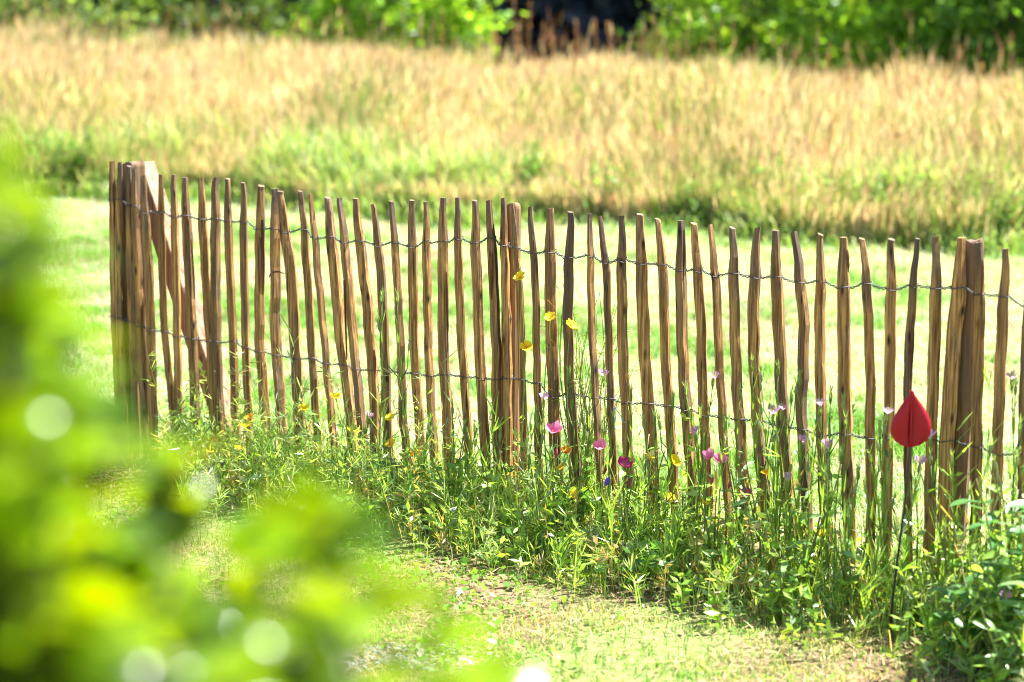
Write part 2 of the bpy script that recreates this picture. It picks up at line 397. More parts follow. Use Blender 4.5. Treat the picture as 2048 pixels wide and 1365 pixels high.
# ------------------------------------------------------------------ the fence
fence = thing('paling_fence', fence_ground(1016, -0.03), 'brown cleft chestnut paling fence with twisted wires, posts and a diagonal brace', 'fence')
FO = np.array(fence.location)
PALES = [  # measured (x, y) down each pale, then its width in the same measure
 ([(224,323),(226,440),(227,573),(231,680)],15), ([(241,325),(239,440),(239,573),(243,680)],15), ([(258,333),(260,450),(263,573),(266,680)],14),
 ([(267,338),(270,450),(276,573),(280,680),(283,740)],16), ([(288,352),(294,450),(302,573),(305,680)],19), ([(321,349),(322,450),(326,573),(328,680),(333,717)],15),
 ([(346,350),(347,450),(350,573),(352,680),(355,776)],18), ([(368,355),(372,456),(378,573),(385,680),(391,834)],19), ([(401,356),(405,456),(412,573),(417,680),(421,746),(425,864)],16),
 ([(433,356),(433,450),(433,573),(435,680),(436,746),(443,864)],18), ([(457,358),(459,485),(462,573),(466,680),(470,864)],16), ([(486,366),(488,456),(490,573),(493,680),(500,864)],16),
 ([(521,372),(518.6,456),(517,573),(518,680),(526,776),(534,893),(535,931)],22), ([(550,378),(550,485),(551,573),(551,680),(559,776),(567,893)],18), ([(560,383),(567.5,456),(582,544),(589,680),(598,864),(601,937)],21),
 ([(599,383),(605,456),(614,573),(620,680),(633,864)],18), ([(622,388),(629.6,456),(641,573),(650,680),(666,864)],15), ([(653,396),(658,456),(670,573),(679,680),(692,776),(700,860)],20),
 ([(679.5,397),(688.5,478),(701,606),(708,700),(722,834)],18), ([(711.5,397),(719,478),(735,606),(741,700),(748,772),(751,865)],21), ([(746,409),(754.6,478),(767,606),(770.5,700),(776,834)],17),
 ([(784,403),(788.5,478),(797,606),(800,700),(804,834),(808,865)],16), ([(822,401),(823,478),(825,606),(826,700),(831,772),(841,895)],17), ([(853,403),(853,478),(855,606),(857,700),(862,772),(868.5,895)],16),
 ([(885,396),(884.6,478),(886,606),(886,700),(891.5,772),(895,865)],21), ([(915,395),(916,478),(919,606),(922,700),(928.5,772),(935,865)],18), ([(949,402),(949.5,478),(955,606),(958,700),(962,772),(968.5,895)],18),
 ([(977,401),(982,478),(987,530),(989,606),(993,700),(993,834),(996,957)],17), ([(1006,397),(1006,478),(1011.5,606),(1013,700),(1014.6,834),(1016,988)],18), ([(1024,410),(1029.5,478),(1041,606),(1042,700),(1044,772),(1047,895),(1045,1003)],14),
 ([(1060,414),(1065,478),(1072,606),(1073,700),(1075,772),(1076,895),(1078,1018)],16), ([(1102,417),(1102,508),(1103,636),(1106,730),(1108,772),(1111,895),(1116,985)],23), ([(1144,424),(1140,508),(1138.5,636),(1141,730),(1144,788),(1151,876),(1158,993)],21),
 ([(1179,428),(1179,508),(1181,636),(1185,730),(1188,788),(1196,934)],16), ([(1199.5,433),(1209,508),(1214,560),(1215,636),(1217,730),(1219,788),(1223,876),(1229,949)],15), ([(1245,432),(1244,508),(1245,636),(1247,730),(1252,788),(1259,934)],18),
 ([(1279,429),(1282,482),(1287,636),(1290,730),(1296,788),(1306,964)],23), ([(1313,438),(1322,508),(1327,636),(1329.5,730),(1333,788),(1343,934)],18), ([(1361,442),(1360,508),(1361,636),(1364,730),(1368,788),(1384,964)],20),
 ([(1390,447),(1393,508),(1401,636),(1402.6,730),(1405,788),(1410,890)],20), ([(1419,450),(1427,508),(1434.6,636),(1437,730),(1441,788),(1450,934)],15), ([(1466,456),(1467,508),(1469,636),(1472,730),(1475,788),(1485,934)],21),
 ([(1517,455),(1513,508),(1509,636),(1510,730),(1514.5,788),(1519,905),(1534,993)],22), ([(1551,461),(1554,559),(1561,698),(1565,800),(1567,838),(1575,955),(1580,1043)],25), ([(1589,464),(1601.6,559),(1608,643),(1607,754),(1602.6,809),(1608,896)],21),
 ([(1641,469),(1640.6,559),(1640,698),(1643,800),(1644,867),(1651,1014),(1658,1087)],20), ([(1686.6,475),(1686.6,559),(1688,698),(1689,800),(1690.5,867),(1698,1014),(1702,1131)],25), ([(1723,478),(1731,559),(1735,643),(1740,800),(1739,867),(1742,984),(1739,1102)],20),
 ([(1783.5,479),(1784,559),(1781,698),(1781,800),(1778,867),(1776,1043),(1774,1130)],22), ([(1836,477),(1828.6,559),(1822.5,643),(1817.5,754),(1818,1072)],18), ([(1874,473),(1873.7,559),(1871,698),(1867,800),(1866,867),(1863,1014)],23),
 ([(1921,476),(1917.7,559),(1904,698),(1898,800),(1893,867),(1890,1014)],29), ([(1959,485),(1961,559),(1959,698),(1955,800),(1955,867),(1954,1014)],23), ([(2012,498),(2008,559),(2000,698),(1997,800),(1995,867),(1992,984)],22),
 ([(2058,505),(2056,620),(2050,740),(2046,867),(2044,1000)],21), ([(2104,508),(2101,700),(2099,900)],22), ([(2150,513),(2152,700),(2155,900)],20), ([(2203,520),(2199,700),(2197,900)],23), ([(2252,528),(2250,720),(2247,900)],21),
]
TOPW = [(224,400),(247,399),(257,410),(270,415),(294,425),(321,424),(343,434),(371,432),(403,440),(431,437),(459,443.5),(487,442.6),(518,457),(548,456),(569,465),(606,459),(630,476),(659,475),(688,484.6),(719,482),(755,490),(788,484.6),(823,493.6),(854,484.6),(885,484.6),(916,477.7),(949,486),(982,475.6),(1006,490),(1019,494),(1041,498.7),(1065,506),(1101,503.6),(1140,514.6),(1178,511),(1210,526),(1244,519),(1282,526.7),(1322,528),(1360,541),(1394,540),(1428,550.5),(1468,547.4),(1511,555),(1554,553.7),(1601,565),(1641,563),(1687,576),(1732,569),(1784,578.7),(1829,570),(1873,576),(1915,574.5),(1945,584),(1961,588.5),(2008,592),(2055,614),(2104,620),(2250,640)]
MIDW = [(220,630),(250,636),(279,658),(313,659),(337,669),(376,677),(428,683.5),(461,683.5),(499,701),(531,704),(560,713),(598,713),(625,723),(658,726),(685,736),(751,737),(801,746),(831,746),(859,752),(890,747),(927,755),(961,753),(988,760),(1013,752),(1044,762),(1075,769),(1106,794),(1142,786),(1190,797),(1220,795),(1252,808),(1293,804),(1322,811),(1334,818),(1366,815),(1405,833),(1443,831),(1478,840.7),(1513,840),(1567,852.6),(1603,857),(1643,870),(1690,867),(1739,878),(1778,875),(1863,877),(1893,880),(1922,886),(1955,891),(1995,911),(2045,908),(2250,940)]
twx, twy = np.array(TOPW).T; mwx, mwy = np.array(MIDW).T

def pale_line(pts):
    """measured points -> (s, z) on the fence plane, from the top down into the ground"""
    q = [fence_pt(x, y) for x, y in pts]
    sz = [(fence_s(p), p[2]) for p in q]
    (s0, z0), (s1, z1) = sz[-2], sz[-1]
    sl = (s1 - s0) / (z1 - z0)
    if abs(sl) > 0.09: sl = math.copysign(0.09, sl)
    sz.append((s1 + sl * (-0.08 - z1), -0.08))
    return np.array(sz)
wire_nodes = {0: [], 1: [], 2: []}
pale_objs = []
for pi, (pts, wpx) in enumerate(PALES):
    sz = pale_line(pts); ztop = sz[0, 1]
    depth = fence_pt(pts[0][0], pts[0][1])[1]
    w = wpx / (FPX / depth) * 1.22
    zs = np.concatenate([[ztop, ztop - 0.012, ztop - 0.045, ztop - 0.085, ztop - 0.125, ztop - 0.165], np.linspace(ztop - 0.21, 0.02, 16), [-0.08]])
    # smooth path through the measured points
    zz = np.linspace(ztop, -0.08, 60); ss = np.interp(-zz, -sz[:, 1], sz[:, 0])
    ker = np.array([1, 2, 3, 2, 1.0]) / 9; sm = np.convolve(np.pad(ss, 2, mode='edge'), ker, 'valid'); sm[0] = ss[0]
    path = np.interp(-zs, -zz, sm)
    off = rng.uniform(-0.006, 0.006) + np.cumsum(rng.normal(0, 0.0009, len(zs)))
    K = 6
    ang = np.linspace(0, 2 * math.pi, K, endpoint=False) + rng.uniform(-0.34, 0.34, K) + rng.uniform(0, 1.05)
    b = rng.uniform(0.36, 0.52) * w
    lump = rng.uniform(0.84, 1.1, K)
    side = rng.uniform(-1, 1)
    s_base = path[-1]
    base = FA + FU * s_base; base[2] = 0
    V = []
    tw = rng.uniform(-0.25, 0.25)
    for i, z in enumerate(zs):
        t = np.interp(ztop - z, [0, 0.012, 0.045, 0.085, 0.125, 0.165, 0.21], [0.52, 0.54, 0.64, 0.77, 0.90, 0.985, 1.0])
        hw = 0.5 * w * t * (1 + rng.normal(0, 0.018)); hb = b * (0.35 + 0.65 * t)
        a2 = ang + tw * (i / len(zs))
        lr = lump * (1 + rng.normal(0, 0.018, K))
        wob = 0.0016 * math.sin(z * 37 + pi * 2.1) + rng.normal(0, 0.0005)
        for j in range(K):
            u = math.cos(a2[j]) * hw * lr[j] + path[i] - s_base + wob
            v = math.sin(a2[j]) * hb * lr[j] + off[i]
            tilt = (0.004 * math.cos(a2[j]) * side if i == 0 else 0)
            V.append(FU * u + FN * v + UP * (z + tilt))
    nz = len(zs)
    F = []; S = []
    for i in range(nz - 1):
        for j in range(K):
            F += [i * K + (j + 1) % K, i * K + j, (i + 1) * K + j, (i + 1) * K + (j + 1) % K]; S.append(4)
    F += list(range(K)); S.append(K)
    o = link_mesh('pale', np.array(V), F, S, M['pale'], fence, base - FO)
    pale_objs.append((o, base, b, w))
    for row in range(3):
        xm = pts[min(1, len(pts) - 1)][0]
        for _ in range(2):
            yt = np.interp(xm, twx, twy); ym = np.interp(xm, mwx, mwy)
            y = (yt, ym, ym + (ym - yt) * 0.985)[row]
            z = fence_pt(xm, y)[2]
        z = max(z, 0.03)
        s = float(np.interp(-z, -zz, sm)); dv = float(np.interp(-z, -zs, off))
        # re-read the wire height where the pale really is
        wire_nodes[row].append((s, z, 0.46 * w, b, dv))

# torn strips of bark and splinters still clinging to some pales
def bark_strip(pi, x0, y0, x1, y1, wpx, name='bark_strip', lift=0.0):
    o, base, b, w = pale_objs[pi]; k = 7; V = []
    for i in range(k):
        t = i / (k - 1); p = fence_pt(x0 + (x1 - x0) * t, y0 + (y1 - y0) * t, b * 0.9 + 0.002 + lift * math.sin(t * 3.1)) - base
        hw = wpx / (FPX / 7.3) * 0.5 * (0.25 + 0.75 * math.sin(math.pi * min(1, 0.12 + 0.9 * t))) * rng.uniform(0.75, 1.15)
        for (a, q) in ((-1, 0), (-0.4, 0.0035), (0.5, 0.003), (1, -0.001)): V.append(p + FU * hw * a + FN * q)
    F = []; S = []
    for i in range(k - 1):
        for j in range(3): F += [i * 4 + j + 1, i * 4 + j, i * 4 + 4 + j, i * 4 + 5 + j]; S.append(4)
    return link_mesh(name, np.array(V), F, S, M['bark_strip'], o)
for a in [(12, 524, 440, 526, 590, 11), (12, 520, 470, 522, 500, 7), (19, 748, 700, 750, 750, 9), (24, 893, 545, 896, 705, 6), (27, 979, 520, 983, 600, 6), (30, 1068, 480, 1071, 560, 4), (45, 1641, 560, 1640, 610, 8), (46, 1694, 500, 1697, 545, 7), (49, 1826, 630, 1822, 760, 8), (17, 688, 560, 694, 720, 5), (34, 1204, 470, 1211, 545, 5), (7, 383, 480, 390, 600, 5), (9, 436, 690, 441, 800, 6), (38, 1368, 460, 1367, 560, 6), (52, 1966, 520, 1962, 610, 6)]:
    bark_strip(*a)
def bark_curl():
    o, base, b, w = pale_objs[13]; mb = MB()
    pts = [fence_pt(x, y, b + q) - base for x, y, q in ((538, 556, 0.006), (541, 548, 0.010), (549, 544, 0.012), (558, 544, 0.010), (569, 548, 0.004))]
    mb.tube(pts, [0.0015, 0.003, 0.0035, 0.003, 0.0012], k=5); mb.build('bark_curl', M['bark_strip'], o)
bark_curl()

def wire_row(nodes, row):
    nodes = sorted(nodes); mb = MB(); r = 0.0016
    A = []; B = []
    for i, (s, z, hw, b, dv) in enumerate(nodes):
        zj = z + rng.normal(0, 0.002); tl = rng.normal(0, 0.003)
        for e in (-1, -0.45, 0.45, 1):
            f = 1.0 if abs(e) < 0.9 else 0.35
            A.append(FA + FU * (s + e * hw * 0.98) + FN * (dv + (b * 0.98 + r) * f) + UP * (zj + tl * e))
            B.append(FA + FU * (s + e * hw * 0.98) + FN * (dv - (b * 0.98 + r) * f) + UP * (zj + 0.004 - tl * e))
        if i + 1 < len(nodes):
            s2, z2, hw2, b2, dv2 = nodes[i + 1]
            g0 = s + hw * 1.0; g1 = s2 - hw2 * 1.0
            if g1 - g0 < 0.008: continue
            m = 13; turns = max(1, round((g1 - g0) / 0.016))
            for k in range(m):
                t = (k + 0.5) / m; env = 0.0024 * (1 if 0.1 < t < 0.9 else 1.3)
                c = FA + FU * (g0 + (g1 - g0) * t) + FN * (dv + (dv2 - dv) * t) + UP * (z + (z2 - z) * t - 0.002 * math.sin(math.pi * t))
                th = turns * math.pi * t
                A.append(c + FN * env * math.cos(th) + UP * env * math.sin(th))
                B.append(c - FN * env * math.cos(th) - UP * env * math.sin(th))
    off = FO
    mb.tube(np.array(A) - off, r, k=5); mb.tube(np.array(B) - off, r, k=5)
    o = mb.build('wire', M['wire'], fence, smooth=True)
    return o
for row in range(3): wire_row(wire_nodes[row], row)

def post(top_px, half_w, half_d, back, lean_px, hgt_extra=0.0, round_=True, mat='post', seed=1):
    """upright post behind the pales: irregular section, sawn top with a worn edge"""
    r2 = np.random.default_rng(seed)
    T = fence_pt(top_px[0], top_px[1], -back); Bt = fence_pt(lean_px[0], lean_px[1], -back)
    d = (Bt - T) / (T[2] - Bt[2]); foot = T + d * (T[2] + 0.15)
    base = T + d * T[2]; base[2] = 0
    K = 14; lump = r2.uniform(0.9, 1.08, K); V = []
    zs = [T[2], T[2] - 0.004, T[2] - 0.012] + list(np.linspace(T[2] - 0.06, -0.15, 10))
    for i, z in enumerate(zs):
        c = T + d * (T[2] - z); k = (0.86, 0.96, 1.0)[i] if i < 3 else 1.0 + r2.normal(0, 0.01)
        for j in range(K):
            a = 2 * math.pi * j / K; ca, sa = math.cos(a), math.sin(a)
            if not round_:
                m = max(abs(ca), abs(sa)) ** 0.75; ca, sa = ca / m, sa / m
            p = c + FU * ca * half_w * k * lump[j] + FN * sa * half_d * k * lump[j]
            p = p.copy(); p[2] = z + (0.006 * ca + 0.004 * math.sin(3 * a + seed) if i == 0 else 0)
            V.append(p - base)
    F = []; S = []
    for i in range(len(zs) - 1):
        for j in range(K): F += [i * K + (j + 1) % K, i * K + j, (i + 1) * K + j, (i + 1) * K + (j + 1) % K]; S.append(4)
    F += list(range(K)); S.append(K)
    return link_mesh('post', np.array(V), F, S, M[mat], fence, base - FO)
post((266, 325), 0.037, 0.036, 0.060, (270, 700), round_=False, mat='post', seed=3)
post((1022, 409), 0.030, 0.029, 0.054, (1019, 950), seed=5)
post((1946, 481), 0.030, 0.028, 0.054, (1921, 900), round_=False, seed=8)

def brace():
    T = fence_pt(283, 330, -0.13); Bt = fence_pt(474, 905, -0.13)
    ax = unit(Bt - T); Bt = T + ax * ((T[2] + 0.1) / -ax[2])
    s1 = unit(np.cross(ax, FN)); base = Bt.copy(); base[2] = 0
    V = []; hw, hd = 0.036, 0.036
    m = 12; prof = [(-1, -.92), (-.92, -1), (.92, -1), (1, -.92), (1, .92), (.92, 1), (-.92, 1), (-1, .92)]
    for i in range(m):
        c = T + (Bt - T) * i / (m - 1); k = 0.93 if i == 0 else 1 + rng.normal(0, 0.012)
        for (a, b) in prof: V.append(c + s1 * a * hw * k + FN * b * hd * k - base)
    F = []; S = []; K = 8
    for i in range(m - 1):
        for j in range(K): F += [i * K + j, i * K + (j + 1) % K, (i + 1) * K + (j + 1) % K, (i + 1) * K + j]; S.append(4)
    F += list(range(K))[::-1]; S.append(K)
    F += [(m - 1) * K + j for j in range(K)]; S.append(K)
    return link_mesh('brace', np.array(V), F, S, M['brace'], fence, base - FO)
brace()

# ------------------------------------------------------------------ tall meadow beyond the lawn
def far_edge(x): return 18.6 + (-x + 4.0) * 0.78          # far side runs away to the left
n = 150000
P = np.zeros((n, 3)); u = rng.uniform(0, 1, n)
P[:, 0] = rng.uniform(-8.5, 6.5, n)
e0 = meadow_edge(P[:, 0]); e1 = far_edge(P[:, 0]); P[:, 1] = e0 + (e1 - e0) * u ** 1.5
fM = field(P, 1.2)
edge = np.clip((P[:, 1] - e0) / 2.2, 0, 1)
fL = field(P * 0.5 + 7.0, 2.6)
H = (0.24 + 0.38 * edge) * (1 + 0.20 * fM + 0.08 * fL) * (1.15 - 0.75 * rng.uniform(0, 1, n) ** 2.2)
tall = rng.uniform(0, 1, n) < 0.03; H = np.where(tall, H * rng.uniform(1.15, 1.5, n), H)
# stems
lean = rng.uniform(0, 0.32, n) + 0.10 * np.clip(fL, 0, 1); ang = rng.normal(0, 1.3, n) + 2.0 * fM
gold = jitn((0.47, 0.37, 0.21), n, 0.4); red = jitn((0.32, 0.21, 0.13), n, 0.3); pale_c = jitn((0.64, 0.55, 0.39), n, 0.25); lime = jitn((0.22, 0.33, 0.08), n, 0.4)
pick = rng.uniform(0, 1, n)[:, None]; tipc = np.where(pick < 0.18, gold, np.where(pick < 0.21, red, np.where(pick < 0.22 + 0.45 * (1.15 - edge[:, None]) + 0.25 * fL[:, None], lime, pale_c)))
tipc = np.where(tall[:, None] & (pick < 0.8), red, tipc)
green = jitn((0.24, 0.36, 0.08), n, 0.3)
V, Q, T, C = tri_blades(P, ang, H, rng.uniform(0.004, 0.007, n), lean, green * 0.8 + tipc * 0.2, tipc)
# seed heads: flattened plumes near the tip (two crossed diamonds)
tip = V.reshape(n, 5, 3)[:, 4]; mid = V.reshape(n, 5, 3)[:, 2]
ax = tip - mid; ax /= np.linalg.norm(ax, axis=1)[:, None]
hl = rng.uniform(0.10, 0.24, n); hw = rng.uniform(0.0025, 0.006, n)
ra = rng.normal(size=(n, 3)); s1 = np.cross(ax, ra); s1 /= np.linalg.norm(s1, axis=1)[:, None]; s2 = np.cross(ax, s1)
b0 = tip - ax * (hl * 0.75)[:, None]; t0 = tip + ax * (hl * 0.25)[:, None]; m0 = b0 + ax * (hl * 0.4)[:, None]
HV = np.stack([b0, m0 + s1 * hw[:, None], t0, m0 - s1 * hw[:, None], m0 + s2 * hw[:, None], m0 - s2 * hw[:, None]], 1).reshape(-1, 3)
HC_ = np.repeat(np.clip(tipc * rng.uniform(0.9, 1.3, (n, 1)), 0, 1), 6, axis=0)
i6 = np.arange(n)[:, None] * 6 + len(V)
HQ = np.concatenate([i6 + np.array([[0, 1, 2, 3]]), i6 + np.array([[0, 4, 2, 5]])])
flat = np.concatenate([Q.ravel(), T.ravel(), HQ.ravel()]); sizes = np.concatenate([np.full(len(Q), 4), np.full(len(T), 3), np.full(len(HQ), 4)])
mo = link_mesh('meadow_grass', np.concatenate([V, HV]), flat, sizes, M['meadow'], col=np.concatenate([C, HC_]))
tag(mo, 'tall golden meadow grass gone to seed beyond the mown lawn', 'grass', kind='stuff')
# leafy green growth in the bottom of the meadow
n = 95000
P = np.zeros((n, 3)); P[:, 0] = rng.uniform(-8.5, 6.5, n)
e0 = meadow_edge(P[:, 0]); e1 = far_edge(P[:, 0]); P[:, 1] = e0 - 0.35 * rng.uniform(0, 1, n) ** 2 + np.abs(rng.normal(0, 1, n)) ** 1.1 * 0.85
fM = field(P[:, [1, 0, 2]], 2.2)
k = (P[:, 1] < e1) & (rng.uniform(0, 1, n) < np.clip(0.62 + 0.6 * fM, 0.25, 1)); P = P[k]; fM = fM[k]; n = len(P)
Hh = rng.uniform(0.07, 0.42, n) * np.clip(0.5 + (P[:, 1] - meadow_edge(P[:, 0])) / 0.9, 0.35, 1.1) * (1 + 0.45 * np.clip(fM, -0.8, 0.8))
gc = jitn((0.17, 0.32, 0.05), n, 0.45); gt = np.where((rng.uniform(0, 1, n) < 0.3)[:, None], jitn((0.5, 0.46, 0.26), n, 0.3), jitn((0.25, 0.37, 0.09), n, 0.4))
lo = blades_obj('meadow_undergrowth', P, rng.uniform(0, 6.28, n), Hh, rng.uniform(0.010, 0.026, n), rng.uniform(0.1, 0.9, n), gc, gt, M['meadow'])
tag(lo, 'lush green weeds along the foot of the golden meadow', 'weeds', kind='stuff')

# taller leafy weeds at the meadow's foot
def meadow_weed(px, py, H, w, txt):
    b = ground_pt(px, py)
    t = thing('meadow_weed', b, txt, 'weed')
    sb = MB(); lb = MB()
    for k in range(9):
        tp = rng.normal(0, w * 0.5, 2); h = H * rng.uniform(0.55, 1.0)
        pts = [np.array([tp[0] * u, tp[1] * u, h * u]) for u in np.linspace(0, 1, 5)]
        sb.tube(pts, np.linspace(0.005, 0.002, 5), (0.20, 0.30, 0.08), 4)
        for q in range(26):
            u = rng.uniform(0.1, 1.0); c = np.array([tp[0] * u, tp[1] * u, h * u]); a = rng.uniform(0, 6.28)
            lb.leaf(c, (math.cos(a), math.sin(a), rng.uniform(-0.2, 0.8)), (0, 0, 1), rng.uniform(0.04, 0.10) * (1.2 - 0.6 * u), rng.uniform(0.018, 0.034), jit((0.15, 0.32, 0.04), 0.35), 0.3, 0.1, (0.3, 1, 0.7, 0))
    sb.build('stem', M['leaf'], t); tag(lb.build('foliage', M['leaf'], t), kind='stuff')
for a in [(1565, 455, 0.55, 0.22, 'tall leafy green weed at the meadow foot behind the bent pale'), (1640, 470, 0.45, 0.2, 'rounded green weed at the meadow foot next to the tall leafy weed'), (1735, 480, 0.5, 0.25, 'bushy green weed at the meadow foot beyond the straight pales left of the ornament'),
          (870, 420, 0.45, 0.3, 'broad green weed at the meadow foot beyond the pales left of the round post'), (700, 405, 0.35, 0.25, 'low dark green weed at the meadow foot beyond the leaning pales'), (1060, 430, 0.5, 0.2, 'green weed at the meadow foot just right of the round post top'),
          (1210, 445, 0.42, 0.25, 'spreading green weed at the meadow foot beyond the thin pales'), (90, 390, 0.45, 0.2, 'green weed at the meadow foot beside the out of focus shrub'), (170, 392, 0.5, 0.25, 'tall green weed at the meadow foot beside the braced end post'), (1960, 500, 0.4, 0.2, 'small green weed at the meadow foot beyond the split post'), (1400, 455, 0.35, 0.3, 'low broad weed at the meadow foot midway between the round and split posts')]:
    meadow_weed(*a)

# tall dock stalks that stand above the meadow
def dock(px, top_px, Y):
    b = depth_pt(px, 100, Y); H = max(0.6, depth_pt(px, top_px, Y)[2])
    t = thing('dock_stalk', (b[0], b[1], 0), 'tall rust brown dock stalk standing above the meadow ' + ('before the dark gap in the trees' if 960 < px < 1310 else 'before the bright green trees' if px > 1310 else 'before the hedge shrubs'), 'plant', 'dock stalks in the meadow')
    mb = MB(); ln = rng.uniform(-0.08, 0.08, 2)
    pts = [np.array([ln[0] * z * z, ln[1] * z * z, z * H]) for z in np.linspace(0, 1, 7)]
    mb.tube(pts, np.linspace(0.006, 0.002, 7), (0.20, 0.10, 0.05), 4)
    mb.build('stem', M['meadow'], t)
    hb = MB()
    for k in range(90):
        z = rng.uniform(0.62, 1.0); c = np.array([ln[0] * z * z, ln[1] * z * z, z * H])
        hb.leaf(c, unit(rvec() + np.array([0, 0, 1.0])), rvec(), rng.uniform(0.012, 0.032), 0.010, jit((0.34, 0.20, 0.09), 0.35), prof=(0.3, 1, 0))
    tag(hb.build('seed_head', M['meadow'], t), kind='stuff')
for (px, ty, Y) in [(a_, b_, c_ - 1.2) for a_, b_, c_ in [(1035, -20, 21.5), (1052, 5, 21.8), (1025, 40, 21.2), (1000, 62, 22), (1085, 45, 21.5), (1118, 60, 21), (1155, 40, 20.6), (1195, 38, 21), (1228, 45, 20.8), (1268, 50, 20.6), (1300, 60, 20.5), (1140, 85, 20), (980, 75, 22), (885, 20, 23), (1700, 85, 18.6), (1800, 100, 18.4), (1945, 130, 17.8), (1640, 92, 19), (1440, 78, 19.8), (330, 10, 25), (110, 5, 26), (402, 0, 25.5)]]:
    dock(px, ty, Y)

# ------------------------------------------------------------------ trees and shrubs behind the meadow
def tree(name, label, px, Y, width, height, low, col, nclump, nleaf, lsize, trunk_px=None, seed=0, rad=0.09):
    c0 = depth_pt(px, 60, Y)
    t = thing(name, (c0[0], Y, 0), label, 'tree' if 'tree' in name else 'shrub')
    tb = MB(); tips = []
    pts = [np.array([0.08 * math.sin(2 * z + seed), 0.06 * math.cos(3 * z + seed), z * height * 0.8]) for z in np.linspace(0, 1, 9)]
    tb.tube(pts, np.linspace(rad, rad * 0.25, 9), (0.1, 0.08, 0.06), 8)
    for k in range(16):
        z0 = rng.uniform(0.05, 0.75); i = int(z0 * 8); a = rng.uniform(0, 6.28)
        L = width * 0.5 * rng.uniform(0.5, 0.95); st = pts[i]
        en = st + np.array([math.cos(a) * L, math.sin(a) * L, L * rng.uniform(0.0, 0.8)])
        md = (st + en) / 2 + np.array([0, 0, 0.12 * L])
        tb.tube([st, md, en], [rad * 0.4 * (1 - z0 * 0.6), rad * 0.25, rad * 0.08], (0.1, 0.08, 0.06), 5)
        tips.append(en); tips.append(md)
    tb.build('trunk', M['bark'], t, smooth=True)
    V = []; C = []
    zc = (height + low) / 2; hz = (height - low) / 2
    n = nclump
    d = rng.normal(size=(n, 3)); d /= np.linalg.norm(d, axis=1)[:, None]
    r = rng.uniform(0.35, 1.0, n) ** 0.5
    ctr = d * r[:, None] * np.array([width / 2, width / 2 * 0.9, hz]) + np.array([0, 0, zc])
    # fuller skirt towards the ground, where the photograph looks
    ctr[: n // 2, 2] = low + np.abs(rng.normal(0, 0.45, n // 2)) * 1.2
    ctr[:, 2] = np.maximum(ctr[:, 2], low)
    cs = rng.uniform(0.05, 0.16, n)
    N = n * nleaf
    cen = np.repeat(ctr, nleaf, 0) + rng.normal(0, 1, (N, 3)) * np.repeat(cs, nleaf)[:, None] * np.array([1, 1, 0.6])
    cen[:, 2] = np.maximum(cen[:, 2], 0.03)
    nr = rng.normal(size=(N, 3)) + np.array([0, 0, 0.9]); nr /= np.linalg.norm(nr, axis=1)[:, None]
    q = np.cross(nr, rng.normal(size=(N, 3))); q /= np.linalg.norm(q, axis=1)[:, None]; q2 = np.cross(nr, q)
    ls = (lsize * rng.uniform(0.6, 1.3, N))[:, None]
    V = np.stack([cen - q * ls, cen + q2 * ls * 0.55, cen + q * ls, cen - q2 * ls * 0.55], 1).reshape(-1, 3)
    cc = jitn(col, N, 0.3, 0.12) * np.repeat(rng.uniform(0.5, 1.3, n), nleaf)[:, None]
    C = np.repeat(np.clip(cc, 0, 1), 4, 0)
    F = np.arange(N * 4)
    cr = link_mesh('crown', V, F, np.full(N, 4), M['tree'], t, None, C)
    tag(cr, kind='stuff')
    return t
G1 = (0.19, 0.36, 0.045); G2 = (0.17, 0.27, 0.11); G3 = (0.09, 0.17, 0.04)
tree('hedge_shrub', 'grey green shrub behind the brownest corner of the meadow', 110, 28.5, 2.5, 2.8, 0.15, G2, 200, 34, 0.055, seed=1, rad=0.06)
tree('hedge_shrub', 'small dark green shrub between the grey green shrub and the bright hazel', 420, 29.5, 2.0, 3.0, 0.25, G3, 120, 30, 0.055, seed=2, rad=0.06)
tree('hazel_shrub', 'bright green bushy shrub left of the dark gap behind the meadow', 775, 26.0, 2.3, 3.2, 0.12, G1, 260, 36, 0.055, seed=3, rad=0.07)
tree('leafy_tree', 'bright green tree with a leaning trunk right of the dark gap', 1510, 22.8, 2.2, 4.4, 0.35, G1, 260, 36, 0.05, seed=4)
tree('leafy_tree', 'fresh green tree with the densest low boughs beside the meadow', 1790, 21.8, 1.9, 4.2, 0.45, G1, 230, 36, 0.05, seed=5)
tree('leafy_tree', 'deeper green tree with an upright dark trunk at the meadow edge', 1990, 21.0, 1.5, 4.6, 0.55, (0.13, 0.28, 0.05), 200, 34, 0.05, seed=6)
tree('leafy_tree', 'young tree standing beyond the deeper green tree by the meadow', 2330, 21.6, 2.2, 4.0, 0.4, G1, 160, 30, 0.06, seed=7)
tree('hedge_shrub', 'rounded shrub at the far end of the hedge beyond the meadow', -230, 29.5, 2.6, 3.0, 0.15, G2, 150, 30, 0.06, seed=8, rad=0.06)
# far wood that closes the view; its leaf colour holds the gap's bluish shade
n = 60000
P = np.zeros((n, 3)); P[:, 0] = rng.uniform(-26, 26, n); P[:, 1] = 32.5 + rng.uniform(0, 5, n) - 0.45 * P[:, 0]; P[:, 2] = rng.uniform(0, 1, n) ** 2.0 * (7.5 + 1.5 * np.sin(P[:, 0] * 0.7))
nr = rng.normal(size=(n, 3)); nr /= np.linalg.norm(nr, axis=1)[:, None]
q = np.cross(nr, rng.normal(size=(n, 3))); q /= np.linalg.norm(q, axis=1)[:, None]; q2 = np.cross(nr, q); ls = rng.uniform(0.12, 0.3, n)[:, None]
V = np.stack([P - q * ls, P + q2 * ls * 0.6, P + q * ls, P - q2 * ls * 0.6], 1).reshape(-1, 3)
wo = link_mesh('wood', V, np.arange(n * 4), np.full(n, 4), plain('shade_dark_leaf', (0.035, 0.045, 0.058), 0.9, spec=0.05), col=None)
